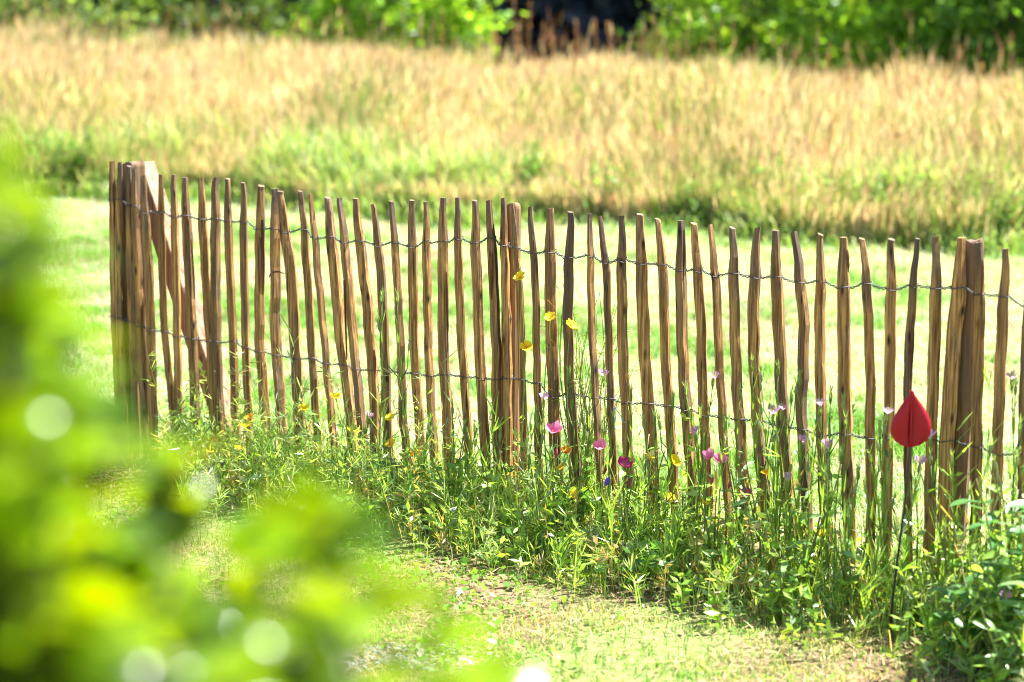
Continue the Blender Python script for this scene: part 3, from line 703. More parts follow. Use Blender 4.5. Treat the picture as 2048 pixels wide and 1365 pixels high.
tag(wo, 'wood far behind the hedge, leaves coloured dark as deep shade', 'wood', kind='stuff')

# ------------------------------------------------------------------ the flower border
CG = (0.27, 0.45, 0.07); CGY = (0.38, 0.52, 0.14); CGB = (0.30, 0.40, 0.22); CDK = (0.08, 0.18, 0.04)

# mass of fine weeds and feathery leaves along the fence foot
def border():
    mb = MB()
    xs = np.linspace(380, 2120, 200)
    def add_sprig(P0, H, style, col):
        ln = rng.normal(0, 0.16, 2)
        top = P0 + np.array([ln[0] * H, ln[1] * H, H]); mid = (P0 + top) / 2 + np.array([ln[0] * -0.15 * H, ln[1] * -0.15 * H, 0.0])
        side = unit(np.array([rng.normal(), rng.normal(), 0])) * 0.0013
        mb.add([P0 - side, P0 + side, mid + side, mid - side, top], [(0, 1, 2, 3), (3, 2, 4)], jit(col, 0.25))
        m = 9 if style == 0 else 13
        for k in range(m):
            t = rng.uniform(0.15, 1.0); c = P0 * (1 - t) ** 2 + 2 * mid * t * (1 - t) + top * t * t
            if style == 0:      # feathery: forked thin strips
                d = unit(np.array([rng.normal(), rng.normal(), rng.uniform(0.2, 1.1)]))
                L = rng.uniform(0.025, 0.06)
                for f in range(3):
                    dd = unit(d + rvec() * 0.45); sd = unit(np.cross(dd, rvec())) * rng.uniform(0.0012, 0.0022)
                    mb.add([c, c + dd * L * 0.6 + sd, c + dd * L, c + dd * L * 0.6 - sd], [(0, 1, 2, 3)], jit(col, 0.35))
            elif style == 1:    # small oval leaves
                d = unit(np.array([rng.normal(), rng.normal(), rng.uniform(0.0, 0.9)])); L = rng.uniform(0.016, 0.048); W = L * rng.uniform(0.28, 0.5)
                sd = unit(np.cross(d, rvec())) * W * 0.5
                mb.add([c, c + d * L * 0.5 + sd, c + d * L, c + d * L * 0.5 - sd], [(0, 1, 2, 3)], jit(col, 0.35))
            else:               # narrow upright leaves
                d = unit(np.array([rng.normal() * 0.5, rng.normal() * 0.5, 1.0])); L = rng.uniform(0.05, 0.11)
                sd = unit(np.cross(d, rvec())) * rng.uniform(0.002, 0.0035)
                mb.add([c - sd * 0.5, c + sd * 0.5, c + d * L * 0.5 + sd, c + d * L, c + d * L * 0.5 - sd], [(0, 1, 2, 3, 4)], jit(col, 0.3))
    for i in range(2500):
        x = rng.uniform(330, 2160)
        off = 0.02 + abs(rng.normal(0, np.interp(x, [900, 1500, 1900], [0.19, 0.26, 0.3]))) if rng.uniform() < 0.9 else rng.uniform(-0.12, 0.02)
        if off > np.interp(x, [330, 700, 900, 1250, 1700, 2100], [0.75, 0.75, 0.6, 0.55, 0.7, 0.75]): continue
        if rng.uniform() > np.interp(x, [330, 500, 1000, 1560, 1620, 1840, 1900, 2160], [0.9, 1, 0.75, 0.5, 0.28, 0.28, 0.7, 1.0]): continue
        P0 = fence_ground_fast(x, off)
        feather = np.interp(x, [330, 800, 1000, 1300, 2100], [0.85, 0.8, 0.5, 0.3, 0.15])
        u = rng.uniform()
        style = 0 if u < feather else (1 if u < feather + (1 - feather) * 0.75 else 2)
        H = rng.uniform(0.07, 0.25) * max(0.4, 1.15 - 0.9 * off) * (1.25 if style == 2 else 1.0) * np.interp(x, [330, 600, 1000, 1500, 1850, 2000], [0.9, 0.95, 0.9, 0.85, 0.85, 1.15])
        if rng.uniform() < 0.16: H *= rng.uniform(1.4, 2.6)
        base = CG if style != 0 else CGY
        if rng.uniform() < 0.2: base = CGB
        if rng.uniform() < 0.12: base = CDK
        if rng.uniform() < 0.09: base = (0.45, 0.34, 0.14)
        add_sprig(P0, max(H, 0.05), style, base)
    o = mb.build('border_weeds', M['leaf'])
    tag(o, 'tangled feathery green weeds growing along the foot of the fence', 'weeds', kind='stuff')
_fgx = np.linspace(100, 2400, 60)
_fg0 = np.array([fence_ground(x, 0.0) for x in _fgx]); _fg1 = np.array([fence_ground(x, 0.5) for x in _fgx])
def fence_ground_fast(x, off):
    a = np.array([np.interp(x, _fgx, _fg0[:, k]) for k in range(3)]); b = np.array([np.interp(x, _fgx, _fg1[:, k]) for k in range(3)])
    p = a + (b - a) * (off / 0.5); p[2] = 0; return p
border()

# long grass blades in the border
n = 5000
xs = rng.uniform(330, 2160, n); offs = np.abs(rng.normal(0.05, 0.2, n)); offs = np.minimum(offs, rng.uniform(0.3, 0.6, n))
P = np.array([fence_ground_fast(x, o) for x, o in zip(xs, offs)])
L = rng.uniform(0.05, 0.22, n) * (1.15 - offs); c0 = jitn((0.24, 0.38, 0.07), n, 0.35); dryk = (rng.uniform(0, 1, n) < 0.25)[:, None]
c0 = np.where(dryk, jitn((0.50, 0.36, 0.16), n, 0.3), c0)
bo = blades_obj('border_grass', P, rng.uniform(0, 6.28, n), L, rng.uniform(0.0025, 0.005, n), rng.uniform(0.1, 0.9, n), c0, np.clip(c0 * 1.3, 0, 1), M['grass'])
tag(bo, 'long grass blades, some dry, among the border flowers', 'grass', kind='stuff')

_px = sorted([(np.interp(880, [q[1] for q in p_], [q[0] for q in p_]), 0) for p_, w_ in PALES])
_px = [a for a, b in _px]
POSTS = [(430, 'foot of the brace'), (1019, 'round post'), (1921, 'split post')]
ORD = ['first', 'second', 'third', 'fourth', 'fifth', 'sixth', 'seventh', 'eighth', 'ninth', 'tenth', 'eleventh', 'twelfth', 'thirteenth', 'fourteenth', 'fifteenth', 'sixteenth', 'seventeenth', 'eighteenth']
_used = {}
def by_pale(px, text):
    i = min(range(len(_px)), key=lambda k: abs(_px[k] - px))
    k, (x0, nm) = min(enumerate(POSTS), key=lambda q: abs(q[1][0] - px))
    if px >= x0: c = sum(1 for a in _px[:i + 1] if a > x0); sd = 'right'
    else: c = sum(1 for a in _px[i:] if a < x0); sd = 'left'
    c = max(1, c)
    return text + ' before the %s pale %s of the %s' % (ORD[c - 1], sd, nm)
# petals: cupped sheet
def petal_mesh(name, L, W, cup, flare, col, col2, mat=None, seg=4, ruffle=0.0):
    V = []; C = []; F = []; cols = 5
    for i in range(seg + 1):
        t = i / seg
        w = W * (0.18 + 0.82 * math.sin(min(1, t * 1.08) * math.pi * 0.55)) * (1 - 0.25 * max(0, t - 0.75) / 0.25)
        y = L * t * (math.cos(flare * t)); z = L * t * math.sin(cup) - 0.0 + L * 0.25 * t * t * math.sin(flare)
        for j in range(cols):
            s = j / (cols - 1) * 2 - 1
            V.append((s * w / 2, y * math.cos(cup) + 0.02 * W, z + 0.22 * W * s * s * t + ruffle * W * math.sin(3 * s + 5 * t) * t - 0.1 * L * abs(s) ** 3 * (t > 0.9)))
            k = min(1, t * 1.5); C.append(np.array(col2) * (1 - k) + np.array(col) * k)
    for i in range(seg):
        for j in range(cols - 1):
            a = i * cols + j; F.append((a, a + 1, a + cols + 1, a + cols))
    me = bpy.data.meshes.new(name); me.from_pydata([tuple(v) for v in V], [], F)
    a = me.color_attributes.new('col', 'FLOAT_COLOR', 'POINT')
    a.data.foreach_set('color', np.concatenate([np.array(C), np.ones((len(C), 1))], 1).astype(np.float32).ravel())
    me.polygons.foreach_set('use_smooth', np.ones(len(me.polygons), dtype=bool))
    me.materials.append(mat or M['petal']); me.update()
    return me
YEL = (0.85, 0.72, 0.03); ORG = (0.9, 0.40, 0.02); REDO = (0.85, 0.13, 0.02)
PM = {
 'yellow': petal_mesh('poppy_petal', 0.029, 0.036, 0.55, 0.25, YEL, (0.85, 0.42, 0.02)),
 'yellow_open': petal_mesh('poppy_petal', 0.030, 0.038, 0.25, 0.2, YEL, (0.9, 0.35, 0.02)),
 'amber': petal_mesh('poppy_petal', 0.028, 0.036, 0.45, 0.25, (0.88, 0.55, 0.03), ORG),
 'red': petal_mesh('poppy_petal', 0.025, 0.032, 0.65, 0.25, (0.88, 0.35, 0.03), REDO),
 'pink': petal_mesh('godetia_petal', 0.034, 0.040, 0.55, 0.45, (0.85, 0.28, 0.52), (0.80, 0.10, 0.35), ruffle=0.05),
 'magenta': petal_mesh('godetia_petal', 0.030, 0.036, 0.4, 0.4, (0.50, 0.03, 0.20), (0.60, 0.18, 0.36), ruffle=0.06),
 'cockle': petal_mesh('cockle_petal', 0.021, 0.013, 0.75, 0.35, (0.68, 0.36, 0.66), (0.75, 0.55, 0.75)),
}
def add_flower(t, loc, axis, kind, npet, center_col, size=1.0, name='flower'):
    """flower part (its heart) with each petal as a sub-part"""
    hb = MB()
    hb.tube([(0, 0, -0.006), (0, 0, 0.0), (0, 0, 0.006), (0, 0, 0.010)], [0.002, 0.0042, 0.0036, 0.001], center_col, 6)
    f = hb.build(name, M['leaf'], t, [float(v) for v in loc], smooth=True)
    q = Vector([float(v) for v in axis]).to_track_quat('Z', 'Y'); f.rotation_mode = 'QUATERNION'; f.rotation_quaternion = q
    f.scale = (size,) * 3
    a0 = rng.uniform(0, 6.28)
    for k in range(npet):
        p = bpy.data.objects.new('petal', PM[kind]); COL.objects.link(p); p.parent = f
        p.rotation_euler = (rng.uniform(-0.12, 0.2), rng.uniform(-0.1, 0.1), a0 + k * 2 * math.pi / npet + rng.uniform(-0.12, 0.12))
        p.location = (0, 0, 0.001 * (k % 2)); sc = rng.uniform(0.9, 1.1); p.scale = (sc, sc, sc)
    return f
def stem_path(H, top_xy, wob=0.03, m=8):
    ph = rng.uniform(0, 6.28)
    return [np.array([top_xy[0] * t ** 1.5 + wob * H * math.sin(3.1 * t + ph) * t * (1 - t) * 2, top_xy[1] * t ** 1.5 + wob * H * math.cos(2.7 * t + ph) * t * (1 - t) * 2, H * t]) for t in np.linspace(0, 1, m)]

def poppy(px, py, kind, off=None, lean=None):
    off = rng.uniform(0.04, 0.2) if off is None else off
    top = fence_pt(px, py, off)
    bx = rng.uniform(-0.05, 0.05); by = rng.uniform(-0.03, 0.03)
    base = np.array([top[0] + bx, top[1] + by, 0]); H = top[2]
    lab = {'yellow': ('yellow cup shaped poppy', 'yellow poppies along the fence'),
           'yellow_open': ('tall stemmed open yellow poppy', 'open yellow poppies against the pales'),
           'amber': ('amber orange poppy', 'amber poppies in the border'),
           'red': ('orange red poppy cup', 'orange red poppies in the border')}[kind]
    t = thing('poppy_plant', base, by_pale(px, lab[0]), 'poppy', lab[1])
    mb = MB(); path = stem_path(H, (-bx, -by), 0.05, 10)
    mb.tube(path, np.linspace(0.0022, 0.0013, 10), jit((0.20, 0.30, 0.07), 0.2), 4)
    mb.build('stem', M['leaf'], t, smooth=True)
    lb = MB()
    for k in range(26):
        u = rng.uniform(0.02, 0.6) ** 1.3; c = path[int(u * 9)]
        d = unit(np.array([rng.normal(), rng.normal(), rng.uniform(0.3, 1.2)])); L = rng.uniform(0.05, 0.11) * (1.1 - u)
        side = unit(np.cross(d, rvec()))
        lb.add([c - side * 0.0008, c + side * 0.0008, c + d * L], [(0, 1, 2)], jit(CGY, 0.3))
        for g in range(5):
            cc = c + d * L * rng.uniform(0.4, 1.0); dd = unit(d + rvec() * 0.7); s2 = unit(np.cross(dd, rvec())) * 0.0016; l2 = rng.uniform(0.012, 0.03)
            lb.add([cc, cc + dd * l2 * 0.6 + s2, cc + dd * l2, cc + dd * l2 * 0.6 - s2], [(0, 1, 2, 3)], jit(CGY, 0.3))
    tag(lb.build('foliage', M['leaf'], t), kind='stuff')
    ax = unit(np.array([rng.normal(0, 0.35), rng.normal(-0.25, 0.25), 1.0])) if kind != 'yellow_open' else unit(np.array([rng.normal(0, 0.3), rng.uniform(-0.9, -0.1), 0.8]))
    add_flower(t, path[-1], ax, kind, 4, (0.7, 0.35, 0.02), rng.uniform(0.66, 0.82) if kind != 'yellow_open' else rng.uniform(0.62, 0.75))
for (px, py, kd) in [(502, 840, 'red'), (490, 856, 'yellow'), (608, 822, 'yellow'), (672, 798, 'yellow'), (575, 885, 'yellow'), (703, 866, 'yellow'), (780, 842, 'yellow'), (783, 892, 'amber'), (827, 912, 'amber'),
                     (498, 948, 'amber'), (519, 948, 'red'), (620, 980, 'yellow'), (476, 900, 'yellow'), (1131, 906, 'red'), (1124, 940, 'amber'), (1148, 996, 'amber'), (1300, 919, 'amber'), (1345, 925, 'yellow'), (1410, 1012, 'yellow'),
                     (1336, 1002, 'yellow'), (1640, 1073, 'yellow'), (945, 1022, 'amber'), (1535, 950, 'amber'), (380, 892, 'yellow'), (420, 908, 'yellow')]:
    poppy(px, py, kd)
for (px, py) in [(1040, 556), (1101, 637), (1141, 652), (1052, 695)]:
    poppy(px, py, 'yellow_open', off=0.035)

def godetia(px, py, kind, off, size=1.0):
    top = fence_pt(px, py, off); H = top[2]; bx = rng.uniform(-0.03, 0.03)
    lab = ('ruffled pink satin flower', 'pink satin flowers') if kind == 'pink' else ('dark magenta satin flower', 'magenta satin flowers')
    t = thing('satin_flower_plant', (top[0] + bx, top[1], 0), by_pale(px, lab[0]), 'flower', lab[1])
    mb = MB(); path = stem_path(H, (-bx, 0), 0.03, 9)
    mb.tube(path, np.linspace(0.003, 0.0018, 9), (0.22, 0.20, 0.08), 5); mb.build('stem', M['leaf'], t, smooth=True)
    for k in range(12):
        u = rng.uniform(0.15, 0.9); c = path[int(u * 8)]; a = k * 2.4
        lf = MB(); lf.leaf((0, 0, 0), (math.cos(a), math.sin(a), rng.uniform(0.2, 0.9)), (0, 0, 1), rng.uniform(0.03, 0.055), rng.uniform(0.011, 0.018), jit(CG, 0.25), 0.3)
        lf.build('leaf', M['leaf'], t, [float(v) for v in c], smooth=True)
    add_flower(t, path[-1], unit(np.array([rng.normal(0, 0.5), -0.45, 0.8])), kind, 4, (0.7, 0.5, 0.3), size)
    bd = MB(); bc = path[6] + np.array([0.012, 0, 0.01]); bd.tube([bc, bc + np.array([0.004, 0, 0.012]), bc + np.array([0.006, 0, 0.03])], [0.002, 0.005, 0.001], jit((0.45, 0.10, 0.16), 0.2), 6)
    bd.build('bud', M['petal'], t, smooth=True)
godetia(1105, 866, 'pink', 0.13, 0.9); godetia(1199, 900, 'pink', 0.14, 0.85); godetia(1420, 917, 'pink', 0.12, 0.7); godetia(1441, 924, 'pink', 0.15, 0.7)
godetia(1246, 932, 'magenta', 0.16, 0.85); godetia(1492, 990, 'magenta', 0.12, 0.75)

def cockle(px, py, off, flower=True, open_=True, lush=1.0):
    top = fence_pt(px, py, off); H = top[2]; bx = rng.normal(0, 0.04)
    if flower: lab = ('corncockle with a pale pink flower', 'flowering corncockles')
    else: lab = ('slender corncockle in closed bud', 'corncockles in bud')
    t = thing('corncockle_plant', (top[0] + bx, top[1], 0), by_pale(px, lab[0]), 'flower', lab[1])
    mb = MB(); path = stem_path(H, (-bx, rng.normal(0, 0.01)), 0.025, 12)
    gc = jit((0.20, 0.30, 0.09), 0.2)
    mb.tube(path, np.linspace(0.0028, 0.0015, 12), gc, 5)
    tips = [(path[-1], unit(path[-1] - path[-2]))]
    for k in range(int(rng.integers(0, 3))):
        i = int(rng.integers(6, 10)); a = rng.uniform(0, 6.28); L = H * rng.uniform(0.15, 0.28)
        d = unit(np.array([math.cos(a) * 0.45, math.sin(a) * 0.45, 1])); p2 = path[i] + d * L
        mb.tube([path[i], path[i] + unit(d + np.array([math.cos(a), math.sin(a), 0]) * 0.4) * L * 0.5, p2], [0.002, 0.0016, 0.0013], gc, 4); tips.append((p2, unit(d + np.array([0, 0, 1]))))
    mb.build('stem', M['leaf'], t, smooth=True)
    lb = MB()
    for i in range(1, 12):
        a = i * math.pi / 2 + rng.uniform(-0.3, 0.3)
        for sgn in (0, math.pi):
            if rng.uniform() < 0.12: continue
            d = (math.cos(a + sgn) * 0.42, math.sin(a + sgn) * 0.42, 1.0)
            L = rng.uniform(0.06, 0.12) * (1.15 - 0.05 * i) * lush
            lb.leaf(path[i] - np.array([0, 0, 0.01]), d, (-math.cos(a + sgn), -math.sin(a + sgn), 0.5), L, rng.uniform(0.005, 0.009) * lush, jit((0.19, 0.33, 0.055), 0.3), -0.15, 0.2, (0.5, 1, 0.8, 0.0))
    tag(lb.build('foliage', M['leaf'], t), kind='stuff')
    for k, (p, d) in enumerate(tips):
        cb = MB()
        cb.tube([p - d * 0.004, p + d * 0.006, p + d * 0.016, p + d * 0.024], [0.0018, 0.0048, 0.0046, 0.003], jit((0.26, 0.34, 0.16), 0.15), 7)
        for s in range(5):
            a = s * 1.2566 + rng.uniform(-0.2, 0.2); e1 = unit(np.cross(d, np.array([0.3, 0.9, 0.1]))); e2 = np.cross(d, e1)
            dd = unit(d + (e1 * math.cos(a) + e2 * math.sin(a)) * rng.uniform(0.3, 0.7))
            cb.leaf(p + d * 0.022, dd, d, rng.uniform(0.022, 0.038), 0.0032, jit((0.24, 0.36, 0.12), 0.2), -0.1, 0.1, (0.8, 1, 0.0))
        cb.build('calyx', M['leaf'], t, smooth=False)
        if flower and k == 0:
            add_flower(t, p + d * 0.022, unit(d + np.array([0, -0.25, 0])), 'cockle', 5, (0.8, 0.7, 0.75), rng.uniform(0.95, 1.2))
for (px, py, off) in [(1208, 772, 0.10), (1087, 818, 0.12), (735, 852, 0.10), (1425, 772, 0.08), (1391, 882, 0.10), (1545, 842, 0.2), (1562, 838, 0.12), (1605, 906, 0.2), (1655, 914, 0.18), (1641, 828, 0.14), (1838, 947, 0.22), (1862, 894, 0.2), (2024, 776, 0.05), (1576, 976, 0.22), (2004, 1208, 0.45), (1772, 845, 0.1)]:
    cockle(px, py, off)
for (px, py, off) in [(764, 606, 0.06), (795, 606, 0.07), (1690, 852, 0.14), (1742, 925, 0.16), (1905, 930, 0.25), (1372, 790, 0.10), (1345, 815, 0.12), (1180, 800, 0.12), (1138, 760, 0.06), (1505, 740, 0.06), (1555, 750, 0.09), (1580, 800, 0.15), (1660, 800, 0.1), (1480, 800, 0.1), (1625, 880, 0.25), (1820, 870, 0.2), (1780, 900, 0.25), (1262, 800, 0.12), (2035, 860, 0.2), (1980, 910, 0.28), (905, 830, 0.1), (1000, 880, 0.12), (1715, 960, 0.22), (1225, 850, 0.15), (1310, 850, 0.18), (1450, 860, 0.2), (1525, 830, 0.2), (1600, 770, 0.12), (1680, 920, 0.25), (1400, 840, 0.08), (1070, 840, 0.15), (950, 870, 0.12), (860, 850, 0.1), (1760, 870, 0.18), (1935, 1000, 0.35), (2020, 950, 0.3)]:
    cockle(px, py, off, flower=False)

# leafy plants with broad leaves, each leaf an own piece
def leaf_mesh(L, W, bend, fold, prof, col, name='leaf'):
    mb = MB(); mb.leaf((0, 0, 0), (0, 1, 0), (0, 0, 1), L, W, col, bend, fold, prof, np.asarray(col) * 1.15)
    o = mb.build(name, M['leaf'], smooth=True); me = o.data; bpy.data.objects.remove(o); return me
OV = (0.12, 0.62, 0.95, 1.0, 0.82, 0.45, 0.0); HEART = (0.75, 1.0, 0.95, 0.78, 0.5, 0.22, 0.0); LONG = (0.2, 0.5, 0.85, 1.0, 0.9, 0.6, 0.0)
LM = {k: [leaf_mesh(1.0, w, b, f, pr, jit(c, 0.18)) for b, f in ((0.2, 0.12), (0.45, 0.2), (0.05, 0.25), (0.7, 0.1))] for k, (w, pr, c) in {
    'oval': (0.55, OV, CG), 'heart': (0.75, HEART, (0.17, 0.34, 0.03)), 'dark': (0.42, LONG, (0.075, 0.19, 0.05)), 'lance': (0.2, LONG, (0.19, 0.33, 0.11)), 'lime': (0.8, HEART, (0.26, 0.42, 0.04))}.items()}
def leafy(px, off, Hpx, kind, nl, L0, L1, label, spread=0.06, stems=3, name='leafy_weed', cat='plant', upl=0.5):
    b = fence_ground(px, off); H = fence_pt(px, Hpx, off)[2]
    t = thing(name, b, label, cat)
    mb = MB(); paths = []
    for s in range(stems):
        tp = rng.normal(0, spread, 2); pth = stem_path(H * rng.uniform(0.7, 1.0) if s else H, tp, 0.05, 9); paths.append(pth)
        mb.tube(pth, np.linspace(0.004, 0.0018, 9), jit((0.20, 0.24, 0.08), 0.2), 5)
    mb.build('stem', M['leaf'], t, smooth=True)
    for k in range(nl):
        pth = paths[k % stems]; u = rng.uniform(0.12, 1.0); c = pth[int(u * 8)]
        o = bpy.data.objects.new('leaf', random.choice(LM[kind])); COL.objects.link(o); o.parent = t
        a = rng.uniform(0, 6.28); d = Vector((math.cos(a), math.sin(a), rng.uniform(-0.3, 1.0) * upl + 0.15)).normalized()
        nrm = (Vector((rng.normal() * 0.35, rng.normal() * 0.35, 1)));
        yv = d; xv = yv.cross(nrm).normalized(); zv = xv.cross(yv)
        o.rotation_mode = 'QUATERNION'; o.rotation_quaternion = Matrix((xv, yv, zv)).transposed().to_quaternion()
        o.location = [float(v) for v in c]; s = rng.uniform(L0, L1); o.scale = (s, s, s)
    return t
leafy(1160, 0.16, 860, 'heart', 16, 0.03, 0.065, 'leafy weed with fresh heart shaped leaves beside the largest pink flower', 0.04)
leafy(905, 0.14, 885, 'heart', 18, 0.03, 0.06, 'climbing weed with pale green heart shaped leaves left of the round post', 0.06)
leafy(795, 0.14, 900, 'dark', 14, 0.06, 0.10, 'dark leaved weed rising from the feathery poppy foliage', 0.04)
leafy(985, 0.14, 900, 'oval', 14, 0.03, 0.06, 'oval leaved weed at the foot of the round post', 0.06)
leafy(1520, 0.2, 880, 'lance', 26, 0.04, 0.07, 'red stemmed willow like weed with narrow silvery leaves', 0.06)
leafy(1330, 0.22, 1020, 'oval', 18, 0.04, 0.08, 'low broad leaved weed below the amber poppy', 0.08)
leafy(1250, 0.2, 930, 'oval', 16, 0.03, 0.06, 'bushy small leaved weed under the magenta flower', 0.06)
leafy(1420, 0.18, 930, 'oval', 18, 0.03, 0.055, 'bushy weed under the paired pink flowers', 0.05)
leafy(1905, 0.25, 965, 'lime', 22, 0.03, 0.07, 'lime green lobed weed beside the red garden ornament', 0.07)
leafy(1850, 0.2, 1060, 'oval', 18, 0.03, 0.07, 'bright leaved weed at the foot of the red garden ornament', 0.08)
leafy(2010, 0.42, 955, 'dark', 72, 0.05, 0.12, 'large coarse weed with broad dark blue green leaves at the border end', 0.13, 5, 'coarse_weed')
leafy(1950, 0.5, 1120, 'dark', 44, 0.05, 0.10, 'spreading coarse weed with dark leaves in front of the split post', 0.13, 4, 'coarse_weed')
leafy(2080, 0.5, 1010, 'lance', 90, 0.06, 0.12, 'silvery green lance leaved weed beside the coarse dark weed', 0.13, 5)
leafy(2010, 0.62, 1180, 'lance', 60, 0.05, 0.10, 'low silvery leaved weed spilling onto the lawn', 0.15, 5)
leafy(1700, 0.25, 1040, 'lance', 24, 0.05, 0.09, 'thin weed with narrow leaves left of the red garden ornament', 0.07, 4)
leafy(1590, 0.3, 1010, 'lance', 30, 0.05, 0.09, 'dense narrow leaved weed in the thick of the corncockles', 0.07, 4)
leafy(1090, 0.25, 1010, 'oval', 16, 0.03, 0.06, 'small oval leaved weed in front of the round post', 0.08)

for (px, off, hp, kd, nl, l0, l1, txt) in [
    (2050, 0.3, 900, 'oval', 44, 0.03, 0.07, 'tall mid green weed with small leaves behind the coarse dark weed'),
    (1985, 0.55, 1050, 'oval', 70, 0.03, 0.07, 'bushy mid green weed between the coarse weeds'),
    (1900, 0.48, 1200, 'heart', 40, 0.02, 0.05, 'low spreading weed with small fresh leaves below the red ornament'),
    (1480, 0.12, 850, 'oval', 30, 0.02, 0.045, 'tall thin weed with tiny leaves climbing a pale beside the magenta flower'),
    (1290, 0.1, 880, 'oval', 26, 0.02, 0.05, 'thin climbing weed against the broad pale by the amber poppy'),
    (1620, 0.15, 860, 'lance', 34, 0.03, 0.06, 'tall feathery weed between the corncockles and the bent pale'),
    (1120, 0.2, 960, 'heart', 28, 0.02, 0.05, 'small heart leaved weed below the largest pink flower'),
    (860, 0.2, 985, 'oval', 30, 0.02, 0.045, 'small leaved weed in the feathery mass left of the round post'),
    (690, 0.2, 930, 'oval', 26, 0.015, 0.04, 'tiny leaved weed rising among the yellow poppies'),
    (1390, 0.3, 1080, 'oval', 40, 0.02, 0.05, 'low bushy weed in front of the paired pink flowers'),
    (1240, 0.32, 1090, 'heart', 34, 0.02, 0.05, 'low weed with rounded leaves under the violet bud'),
    (1560, 0.4, 1140, 'oval', 40, 0.02, 0.05, 'dense low weed at the front of the border by the bare soil')]:
    leafy(px, off, hp, kd, nl, l0, l1, txt, 0.06, 4)

# wiry plant tangled behind and through the pales
def wiry():
    b = fence_ground(1165, -0.06)
    t = thing('wiry_poppy_plant', b, 'tall wiry poppy plant with thread like leaves tangled through the pales', 'plant')
    mb = MB(); lb = MB()
    for k in range(46):
        H = rng.uniform(0.35, 0.80) ; tp = np.array([rng.normal(0, 0.07), rng.normal(-0.0, 0.045)])
        pth = stem_path(H, tp, 0.12, 10)
        mb.tube(pth, np.linspace(0.0022, 0.0009, 10), jit((0.20, 0.28, 0.06), 0.35), 3)
        for q in range(12):
            i = int(rng.integers(3, 10)); d = unit(np.array([rng.normal(), rng.normal(), rng.uniform(-0.3, 1.0)])); L = rng.uniform(0.03, 0.10)
            sd = unit(np.cross(d, rvec())) * 0.0011; md = pth[i] + d * L * 0.55 + np.array([0, 0, 0.01])
            lb.add([pth[i], md + sd, pth[i] + d * L, md - sd], [(0, 1, 2, 3)], jit((0.17, 0.27, 0.04) if rng.uniform() < 0.8 else (0.25, 0.12, 0.05), 0.35))
    mb.build('stem', M['leaf'], t); tag(lb.build('foliage', M['leaf'], t), kind='stuff')
wiry()

# violet bud on its stem
def violet():
    top = fence_pt(1210, 972, 0.2)
    t = thing('cornflower_plant', (top[0] + 0.01, top[1], 0), 'single violet blue bud on a thin stem below the magenta flower', 'flower')
    mb = MB(); pth = stem_path(top[2], (-0.01, 0), 0.03, 8); mb.tube(pth, np.linspace(0.0022, 0.0014, 8), (0.18, 0.28, 0.07), 4); mb.build('stem', M['leaf'], t)
    bb = MB(); p = pth[-1]; bb.tube([p, p + np.array([0.004, 0, 0.006]), p + np.array([0.008, 0, 0.016]), p + np.array([0.012, 0, 0.026])], [0.002, 0.008, 0.009, 0.003], (0.10, 0.05, 0.40), 8)
    bb.build('bud', M['bud'], t, smooth=True)
violet()

# turquoise twine hanging from the middle wire
def twine():
    a = fence_pt(1229, 815, 0.02); mb = MB()
    o = thing('twine', (a[0], a[1], a[2]), 'loose turquoise twine hanging from the middle wire', 'twine')
    for (x1, y1, x2, y2) in ((1231, 835, 1229, 860), (1240, 830, 1250, 846)):
        m_ = fence_pt(x1, y1, 0.025); e = fence_pt(x2, y2, 0.02)
        mb.tube([np.zeros(3), m_ - a, e - a], [0.0011, 0.0011, 0.0009], k=4)
    mb.build('strand', M['twine'], o)
twine()

